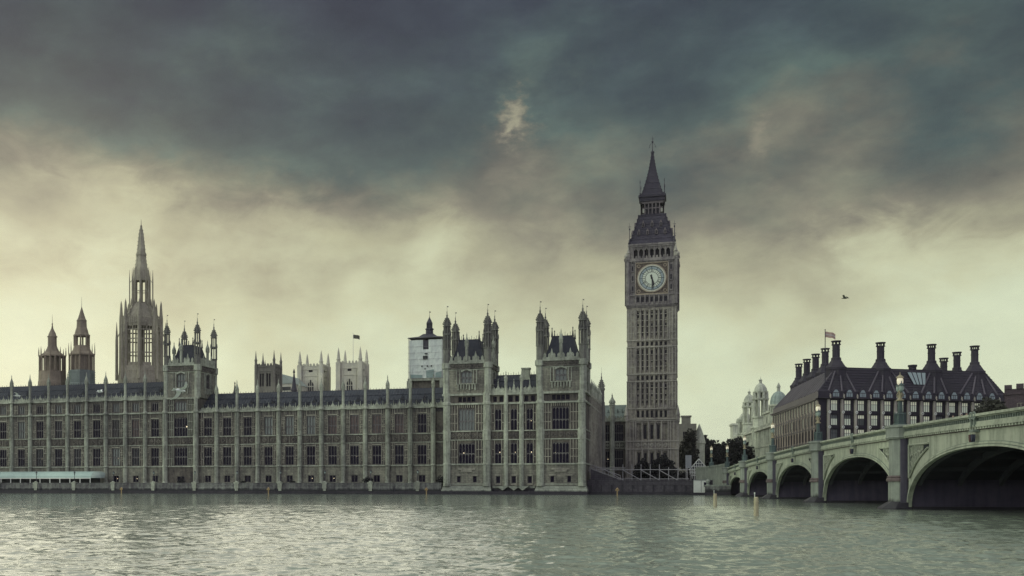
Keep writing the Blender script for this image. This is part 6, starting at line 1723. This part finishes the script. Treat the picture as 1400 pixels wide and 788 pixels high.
        for i in range(int(END/.5)):
            s = i*.5; z = ztop(s)
            b.box(s-.08, s+.08, *sorted((y+sgn*.16, y-sgn*.12)), z-.63, z-.29)
            b.box(s+.17, s+.33, *sorted((y+sgn*.1, y-sgn*.06)), z-.40, z-.29)
        part('baluster', b, 'bridge_dk', t, kind='stuff')
        b = MB(); strip(b, *sorted((y-sgn*.13, y-sgn*.2)), -.64, -.28); part('parapet_web', b, 'bridge_dk', t)
    b = MB(); strip(b, .61, WB-.61, -2.0, -1.2); part('deck', b, 'asphalt', t)
    # piers
    cap = None
    for k, s in enumerate([0.6]+PIERS):
        hw = 1.75 if k else 1.2
        zt = ztop(s)
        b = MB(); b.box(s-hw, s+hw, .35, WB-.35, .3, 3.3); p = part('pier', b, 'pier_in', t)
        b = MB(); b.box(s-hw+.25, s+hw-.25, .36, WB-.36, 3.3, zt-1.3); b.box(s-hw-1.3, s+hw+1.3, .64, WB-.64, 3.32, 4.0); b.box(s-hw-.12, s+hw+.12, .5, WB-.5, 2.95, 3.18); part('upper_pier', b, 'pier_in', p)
        for y, sg in ((0, -1), (WB, 1)):
            b = MB()
            def nose(h, d):
                pts = [(-h, .4), (-h, -.55*d), (-h*.52, -d), (h*.52, -d), (h, -.55*d), (h, .4)]
                return [(s+px, y-sg*py if sg > 0 else y+py) for px, py in pts]
            def nz(h, d, z): return [(x_, y_, z) for x_, y_ in nose(h, d)]
            H1 = hw*.74
            b.loft([nz(H1*1.02,1.17,.3),nz(H1*1.02,1.17,2.75)]); part('pier_shaft', b, 'pier', p); b = MB(); b.loft([nz(H1*1.12,1.32,2.75),nz(H1*1.14,1.36,2.95),nz(H1*1.06,1.24,3.12),nz(H1*1.12,1.32,3.2),nz(H1*1.0,1.14,3.34)]); part('pier_band', b, 'pier_band', p, label='dark brownish moulding round the pier'); b = MB()
            b.loft([nz(H1*.98,1.12,3.34),nz(H1*.96,1.10,zt-1.25)])
            part('pier_shaft', b, 'pier', p)
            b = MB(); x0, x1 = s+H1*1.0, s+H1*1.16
            for xa, xb in ((x0, x1), (s-H1*1.16, s-H1*1.0)): b.box(xa, xb, *sorted((y+sg*.56, y-sg*.05)), .35, zt-1.3)  # strips added to carry the painted shade
            part('pier_flank_shade', b, 'pier_flank_shade', p, label='dark sooty flank of the pier')  # added strips, shade put into their colour
            b = MB(); b.loft([nz(H1*1.18,1.32,zt-1.28),nz(H1*1.26,1.42,zt-1.12),nz(H1*1.2,1.36,zt-1.02),nz(H1*1.2,1.36,zt-.22),nz(H1*1.3,1.48,zt-.14),nz(H1*1.3,1.48,zt+.06),nz(H1*1.05,1.2,zt+.12)])
            part('pier_cap', b, 'pier', p)
            b = MB(); b.loft([nz(H1*1.6,2.3,-1.5),nz(H1*1.55,2.1,.14),nz(H1*1.06,1.2,.75)]); part('cutwater', b, 'weed', p)
        b = MB(); b.box(s-hw*1.3, s+hw*1.3, .42, WB-.42, -1.5, .3); part('weedy_footing', b, 'weed', p)
    # wing wall on the west bank
    b = MB(); A = [(0, -.3), (-4, -.5), (-9, -1.4), (-14, -3.1), (-18, -5.6)]
    for (x0, y0), (x1, y1), h0, h1 in zip(A, A[1:], (7.25,7.2,7.0,6.8), (7.2,7.0,6.8,6.5)):
        b.add([(x0,y0,1.9),(x1,y1,1.9),(x1,y1,h1),(x0,y0,h0),(x0,y0+1.5,1.9),(x1,y1+1.5,1.9),(x1,y1+1.5,h1),(x0,y0+1.5,h0)],[(0,1,2,3),(3,2,6,7),(5,4,7,6)])
        b.add([(x0,y0-.12,h0-.35),(x1,y1-.12,h1-.35),(x1,y1-.12,h1+.05),(x0,y0-.12,h0+.05),(x0,y0+1.6,h0+.05),(x1,y1+1.6,h1+.05)],[(0,1,2,3),(3,2,5,4)])
    part('wing_wall', b, 'pier', t)
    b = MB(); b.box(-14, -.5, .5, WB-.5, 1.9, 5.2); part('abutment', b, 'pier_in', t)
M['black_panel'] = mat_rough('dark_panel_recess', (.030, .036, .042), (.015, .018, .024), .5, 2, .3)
M['soffit_rib'] = mat_rough('arch_rib_ironwork', (.075, .078, .09), (.04, .04, .05), .3, 1.5, .4, rough=.6)
build_bridge()

# lamp standards on the piers
def bridge_lamp(root, s, y, label, zt):
    x_, y_ = bw(s, y)
    if root is None:
        t = thing('bridge_lamp', label, 'street lamp', (x_, y_, zt), BRZ, group='lamp standards along the bridge parapet')
        z = 0.0; B = zt
        b = MB(); b.lathe([(.62,B),(.62,B+.16),(.48,B+.2),(.46,B+1.0),(.52,B+1.05),(.3,B+1.2)], 8); 
        for k in range(8):
            a = math.pi/8+k*math.pi/4; b.lathe([(.06,B+.2),(.06,B+1.05),(.02,B+1.3)], 4, .5*math.cos(a), .5*math.sin(a))
        b.lathe([(.26,B+1.1),(.2,B+2.3),(.26,B+2.32),(.26,B+2.4)], 8); part('pedestal', b, 'lamp_iron', t)
        b = MB(); b.lathe([(.34,B+2.4),(.38,B+2.5),(.2,B+2.6),(.14,B+2.8),(.13,B+3.3),(.2,B+3.4)], 8)
        for s_ in (-1, 1): b.path([(0,0,B+2.9),(s_*.3,0,B+2.8),(s_*.52,0,B+3.0),(s_*.55,0,B+3.25)], .05, 5); b.path([(0,s_*.1,B+2.7),(0,s_*.3,B+3.0),(0,s_*.14,B+3.3)], .05, 5)
        part('bracket', b, 'gilt', t)
        lg, lc, mid = MB(), MB(), []
        for cx_, zb_, sc in ((-.5, B+3.25, .75), (.5, B+3.25, .75), (0, B+3.9, .92)):
            lit = sc > .9
            g = MB(); g.lathe([(.13*sc,zb_+.06),(.30*sc,zb_+.28*sc),(.33*sc,zb_+.62*sc),(.26*sc,zb_+.86*sc)], 8, cx_, 0)
            ln = part('lantern', g, 'lamp_glass' if lit else 'lantern_glass', t, label='glowing top lantern' if lit else None)
            c = MB(); c.lathe([(.40*sc,zb_+.86*sc),(.38*sc,zb_+.95*sc),(.16*sc,zb_+1.15*sc),(.05,zb_+1.22*sc),(.03,zb_+1.5*sc)], 8, cx_, 0); c.lathe([(.04,zb_-.2),(.16*sc,zb_+.05)], 6, cx_, 0)
            part('lantern_cap', c, 'gilt' if lit else 'lamp_iron', ln)
        b = MB(); b.lathe([(.2,B+3.38),(.12,B+3.5),(.1,B+3.9),(.2,B+4.0)], 8); part('stem', b, 'gilt', t)
        return t
    dup(root, (x_, y_, zt), BRZ, label); return root
ROOT = bridge_lamp(None, 146.0, -.25, 'nearest lit lamp standard, on the broad pier in front of the office block', ztop(146)+.12)
for s, lab in ((105.4, 'lit lamp standard on the pier just right of the office block corner'), (66.4, 'lit lamp standard on the third pier from the bank, below the green dome'), (30.7, 'lit lamp standard on the pier in front of the white building turrets'), (1.0, 'lit lamp standard at the bank end of the bridge, above the first arch')):
    bridge_lamp(ROOT, s, -.35, lab, ztop(s)+.12)
_w = bw(-13, -2.4); r2 = dup(ROOT, (_w[0], _w[1], 6.55), BRZ, 'lit lamp standard on the sloping wing wall beside the bank')
# ------------------------------------------------------------------ people on the bridge
def person_mesh(name, coat, trousers, lean=0.0, step=.28, arm=.25):
    """one continuous walking figure, 1.72 m tall, grown as a skin over a skeleton"""
    J = {'pel': (0,0,.95,.15,.11), 'belly': (0,0,1.10,.15,.115), 'chest': (0,lean,1.33,.17,.12), 'neck': (0,lean*1.2,1.47,.06,.06), 'head': (0,lean*1.3-.02,1.58,.085,.10), 'crown': (0,lean*1.3,1.68,.07,.08),
         'hl': (-.09,0,.88,.10,.10), 'kl': (-.10,-step*.55,.50,.07,.07), 'al': (-.10,-step,.09,.045,.045), 'tl': (-.10,-step-.16,.04,.04,.035),
         'hr': (.09,0,.88,.10,.10), 'kr': (.10,step*.25,.50,.07,.07), 'ar': (.10,step,.10,.045,.045), 'tr': (.10,step-.15,.04,.04,.035),
         'sl': (-.19,lean,1.38,.065,.065), 'el': (-.25,lean+arm*.3,1.12,.05,.05), 'wl': (-.25,lean+arm*.1-.08,.88,.035,.035), 'fl': (-.25,lean-.10,.79,.03,.025),
         'sr': (.19,lean,1.38,.065,.065), 'er': (.25,lean-arm*.2,1.12,.05,.05), 'wr': (.25,lean-arm,.92,.035,.035), 'fr': (.25,lean-arm-.05,.83,.03,.025)}
    E_ = [('pel','belly'),('belly','chest'),('chest','neck'),('neck','head'),('head','crown'),('pel','hl'),('hl','kl'),('kl','al'),('al','tl'),('pel','hr'),('hr','kr'),('kr','ar'),('ar','tr'),
          ('chest','sl'),('sl','el'),('el','wl'),('wl','fl'),('chest','sr'),('sr','er'),('er','wr'),('wr','fr')]
    ks = list(J); me = bpy.data.meshes.new(name)
    me.from_pydata([J[k][:3] for k in ks], [(ks.index(a), ks.index(c)) for a, c in E_], [])
    o = bpy.data.objects.new(name, me)
    md = o.modifiers.new('skin', 'SKIN'); 
    for i, k in enumerate(ks):
        v = me.skin_vertices[0].data[i] if me.skin_vertices else None
        if v: v.radius = J[k][3:5]; v.use_root = (k == 'pel')
    sd = o.modifiers.new('subsurf', 'SUBSURF'); sd.levels = 1; sd.render_levels = 2
    m = mat_plain(name+'_clothes', coat, .85); g = NT(m.node_tree)
    sp = g.n('ShaderNodeSeparateXYZ'); g.put(sp.inputs[0], g.n('ShaderNodeTexCoord').outputs['Object'])
    zz = g.m('DIVIDE', sp.outputs[2], 2.0)
    g.put(m.node_tree.nodes['Principled BSDF'].inputs['Base Color'], g.ramp(zz, [(0, (.03,.028,.028)), (.05, trousers), (.44, coat), (.735, (.42,.30,.24)), (.815, (.05,.035,.03))], 'CONSTANT'))
    me.materials.append(m); return o
def people():
    cfg = [((.10,.08,.09), (.04,.04,.06)), ((.36,.34,.33), (.05,.05,.07)), ((.05,.05,.06), (.06,.05,.05))]
    spots = [(118.5, 1.6, 0, 'person in a dark coat walking behind the bridge parapet, right of the nearest lamp'), (25.5, 1.5, 1, 'person in a pale jacket on the bridge near the bank'), (20.5, 1.6, 0, 'person in a dark coat on the bridge beside the pale jacketed one'),
             (156.5, 1.5, 2, 'leftmost walker in black above the nearest arch'), (158.6, 1.6, 0, 'middle walker of the group above the nearest arch'), (160.2, 1.5, 1, 'pale jacketed walker of the group above the nearest arch'), (12, 1.5, 2, 'walker in black at the bank end of the bridge')]
    for i, (s, y, k, lab) in enumerate(spots):
        o = person_mesh('person', *cfg[k], lean=-.03, step=.22+.03*(i % 3))
        COL.objects.link(o); x_, y_ = bw(s, y); o.location = (x_, y_, ztop(s)-1.2+.0); o.rotation_euler = (0, 0, BRZ+(math.pi/2 if i % 2 else -math.pi/2))
        o['label'] = lab; o['category'] = 'person'; o['group'] = 'people walking over the bridge'
people()

# ------------------------------------------------------------------ on and beside the water
def pile(x, y, h, r, label, m='wood', fin=True):
    t = thing('mooring_pile', label, 'post', (x, y, 0))
    b = MB(); n = 9
    b.lathe([(r*1.05,-1.2),(r*1.0,h*.4),(r*.92,h-.06),(r*.7,h)], n); b.lathe([(r*1.06,h*.72),(r*1.06,h*.78)], n); part('timber', b, m, t)
    b = MB(); b.lathe([(.035,h-.05),(.03,h+.32)], 6, -r*.62, 0); b.lathe([(.06,h+.25),(.05,h+.36)], 6, -r*.62, 0); part('iron_pin', b, 'white', t)
pile(5.25, 91.0, 1.5, .18, 'pale timber mooring pile in the water, the nearer and taller of two')
pile(3.3, 132.5, 1.42, .20, 'pale timber mooring pile further off, left of the nearer one')
def marker(x, y, label):
    t = thing('river_marker', label, 'marker post', (x, y, 0))
    b = MB(); b.lathe([(.15,-1),(.13,1.55),(.05,1.6)], 8); part('post', b, 'ochre', t)
    b = MB(); b.box(-.42,.42,-.16,-.12,.98,1.28); part('cross_board', b, 'ochre', t)
    b = MB(); b.lathe([(.28,1.28),(.3,1.4),(.02,1.72)], 8); part('topmark', b, 'ochre', t)
def xat(px, Y): return Y*math.tan(math.atan((px-440)/1500)-PHI)
for px, lab in ((166, 'orange marker post at the foot of the tall wing, leftmost of the four'), (367, 'orange marker post below the lower palace wing, beneath the squat church tower'), (583, 'orange marker post just left of the river pavilion'), (844, 'yellow marker post in front of the dark stepped embankment')):
    marker(xat(px, 259.8), 259.8, lab)

def build_hut():
    t = thing('white_hut', 'small white hut by the water at the bank end of the bridge', 'hut', (3.6, 264.2, 0))
    b = MB(); b.box(-1.65, 1.65, 0, 2.2, .55, 3.35); part('hut_wall', b, 'white', t)
    b = MB(); b.box(-1.8, 1.8, -.12, 2.3, 3.35, 3.47); part('roof', b, 'panel_grey', t)
    b = MB(); b.box(-.05, .02, -.02, -.003, .6, 3.3); b.box(.55, 1.35, -.03, -.004, 1.9, 2.9); part('dark_window', b, 'glass', t)
    b = MB(); b.box(-2.2, 2.1, -.4, 2.3, -.4, .5); part('pontoon', b, 'weed', t)
    t = thing('landing_stage', 'low dark stone landing stage in front of the white hut', 'landing stage', (6.6, 261.2, 0))
    b = MB(); b.box(-2.2, 3.2, 0, 4.4, -1.2, 2.0); part('stone_block', b, 'river_wall', t)
    b = MB(); b.box(-2.35, 3.3, -.12, 4.5, 2.0, 2.28); part('coping', b, 'pier', t)
    b = MB(); b.box(-2.25, 3.22, -.06, 4.2, -1.3, .7); part('weedy_footing', b, 'weed', t)
    t = thing('stone_bollard', 'round grey stone bollard at the left end of the landing stage', 'bollard', (5.0, 262.0, 2.28))
    b = MB(); b.lathe([(.42,2.28),(.42,2.42),(.36,2.46),(.36,2.95),(.5,3.0),(.52,3.15),(.40,3.4),(.2,3.56),(.03,3.6)], 12); part('post', b, 'pier', t)
    b = MB(); b.lathe([(.38,2.62),(.38,2.72)], 12); part('band', b, 'dark_metal', t)
build_hut()

def build_scaffold():
    t = thing('scaffold_barrier', 'long grey scaffold barrier with slanting braces along the embankment', 'scaffolding', (-10, 272, 2))
    pm = None; n = 12; x0, x1 = -12.4, 10.6
    for i in range(n):
        x = x0+(x1-x0)*i/(n-1)
        if pm is None:
            q = MB(); q.lathe([(.11,2),(.10,6.5 if True else 0)], 6); pm = q.mesh('post', M['steel'])
            q2 = MB(); q2.lathe([(.11,2),(.10,7.2)], 6); pm2 = q2.mesh('post', M['steel'])
        part('post', pm2 if 4 <= i <= 8 else pm, None, t, loc=(x, 0, 0))
    for z, y in ((5.9, -.12), (3.7, -.12), (6.35, .12)):
        b = MB(); b.tube((x0-.4,y,z),(x1+.4 if z < 6 else x0+9,y,z),.09,.09,6); part('rail', b, 'steel', t)
    for a in range(5):
        b = MB(); xa = x0+a*4.1; b.tube((xa,-.22,5.95),(xa+4.6,-.22,3.3),.10,.10,6); part('brace', b, 'steel', t)
    b = MB()
    for i in range(22): b.box(x0+i*1.0, x0+i*1.0+.9, .3, .36, 2.0, 3.6)
    part('boarding', b, 'weed', t)
    t = thing('scaffold_stair', 'railed ramp descending beside the north side of the river pavilion', 'ramp', (-19.6, 268, 2))
    b = MB(); b.loft([[(-1.6,0,2),(-1.6,2,2),(-1.6,2,6.0),(-1.6,0,6.0)],[(5.2,0,2),(5.2,2,2),(5.2,2,3.4),(5.2,0,3.4)]]); part('ramp_body', b, 'stair_wall', t)
    b = MB()
    for k in (0, .9): b.tube((-1.6,-.05,6.2+k),(5.2,-.05,3.6+k),.07,.07,6)
    part('handrail', b, 'steel', t)
    for i in range(6):
        f = i/5; q = MB(); q.tube((-1.6+6.8*f,-.05,6.0-2.6*f),(-1.6+6.8*f,-.05,7.1-2.6*f),.06,.06,5); part('rail_post', q, 'steel', t)
build_scaffold()
def build_signs():
    t = thing('sign_board', 'tall plain grey sign board on posts right of the clock tower', 'sign', (.9, 285, 2))
    b = MB(); b.box(-.72, .72, -.06, .06, 6.4, 9.6); part('board', b, 'panel_grey', t)
    for x in (-.55, .55):
        b = MB(); b.tube((x,.1,2),(x,.1,9.4),.07,.07,6); part('post', b, 'steel', t)
    t = thing('kiosk', 'pale gabled lattice kiosk on the embankment in front of the dark trees', 'kiosk', (3.5, 300, 2))
    b = MB(); b.box(-2.1, 2.1, .3, 2.6, 2, 6.2); part('booth', b, 'carve', t)
    b = MB()
    for x in np.linspace(-2.2, 2.2, 9):
        h = 8.9-abs(x)*1.15; b.box(x-.06, x+.06, -.05, .05, 2, h)
    for z in (4.7, 5.5, 6.3): b.box(-2.2, 2.2, -.07, -.03, z-.06, z+.06)
    for z in (7.1, 7.8): w = (8.9-z)/1.15; b.box(-w, w, -.07, -.03, z-.06, z+.06)
    for s_ in (-1, 1):
        b.tube((s_*2.35,0,6.2),(0,0,9.0),.1,.1,5)
        for k in range(5): b.tube((s_*.3*k,-.06,4.6),(s_*.3*k+s_*.9,-.06,6.4),.05,.05,4)
    part('lattice', b, 'white', t)
    b = MB(); b.loft([[(-2.3,.1,6.25),(2.3,.1,6.25),(0,.1,8.8)],[(-2.3,2.7,6.25),(2.3,2.7,6.25),(0,2.7,8.8)]]); part('roof', b, 'slate', t)
build_signs()

# ------------------------------------------------------------------ gulls
def gull_meshes(up=.55, dark=False):
    b = MB(); n = 10
    prof = [(.012,-.30),(.05,-.26),(.085,-.16),(.10,-.02),(.09,.10),(.055,.20),(.05,.23),(.058,.27),(.045,.31),(.018,.345),(.008,.40)]
    rings = [[(r*math.cos(i*2*math.pi/n), y, r*.85*math.sin(i*2*math.pi/n)) for i in range(n)] for r, y in prof]; b.loft(rings)
    b.loft([[(-.03,-.27,.012),(.03,-.27,.012),(.03,-.27,-.012),(-.03,-.27,-.012)],[(-.12,-.46,.006),(.12,-.46,.006),(.12,-.46,-.006),(-.12,-.46,-.006)]])
    for s_ in (-1, 1):
        st = [(.04,.13,-.13,.02,0),(.22,.17,-.10,.02,.10*up*2),(.42,.14,-.08,.016,.19*up*2),(.60,.05,-.12,.012,.17*up*2),(.76,-.08,-.17,.006,.10*up*2)]
        rg = []
        for x, yl, yt, th, z in st:
            rg.append([(s_*x,yl,z),(s_*x,(yl*.4+yt*.6),z+th),(s_*x,yt,z),(s_*x,(yl*.4+yt*.6),z-th*.5)])
        b.loft(rg)
    return b
def place(px, py, Z):
    u = (px-440)/1500; v = (662-py)/1500; xc, zc = u*Z, Z
    return (xc*math.cos(PHI)-zc*math.sin(PHI), xc*math.sin(PHI)+zc*math.cos(PHI), EYE+v*Z)
def gull(label, loc, rot, up, dark, k=1.0):
    t = bpy.data.objects.new('gull', None); COL.objects.link(t); t.location = loc; t.rotation_euler = rot; t.scale = (k,k,k)
    t['label'] = label; t['category'] = 'bird'; t['group'] = 'gulls over the river'; ZB[t.name] = 0
    o = part('plumage', gull_meshes(up), 'gull_dark' if dark else 'gull', t); o.location = (0,0,0)
    b = MB(); b.lathe([(.014,0),(.004,.06)], 6); b.v = [(x, .385+z, y-.004) for x, y, z in b.v]; q = part('beak', b, 'ochre', t); q.location = (0,0,0)
gull('white gull gliding in front of the turreted tower', place(246, 534, 44), (R(-4), R(-34), R(-24)), -.22, False, .78)
gull('dark gull silhouetted against the pale sky', place(1155, 408, 80), (R(4), R(6), R(62)), .75, True, .62)
gull('small white gull far off in front of the tall wing roof, right one', place(137, 536, 130), (0, R(10), R(-80)), .6, False)
gull('small white gull far off in front of the tall wing roof, left one', place(24, 541.5, 120), (0, R(-14), R(-80)), .5, False)

# ------------------------------------------------------------------ the damp evening air
def build_haze():
    b = MB(); b.box(-4200, 4200, -6200, 6200, -3.0, 125)
    m = bpy.data.materials.new('evening_haze'); m.use_nodes = True; nt = m.node_tree
    nt.nodes.clear(); g = NT(nt)
    v = g.n('ShaderNodeVolumePrincipled'); v.inputs['Color'].default_value = (.92, .91, .95, 1); v.inputs['Density'].default_value = HAZE; v.inputs['Anisotropy'].default_value = .6
    o = g.n('ShaderNodeOutputMaterial'); g.put(o.inputs['Volume'], v.outputs[0])
    M['haze'] = m
    solo('haze', b, 'haze', None, None, kind='stuff')
HAZE = .00008
build_haze()
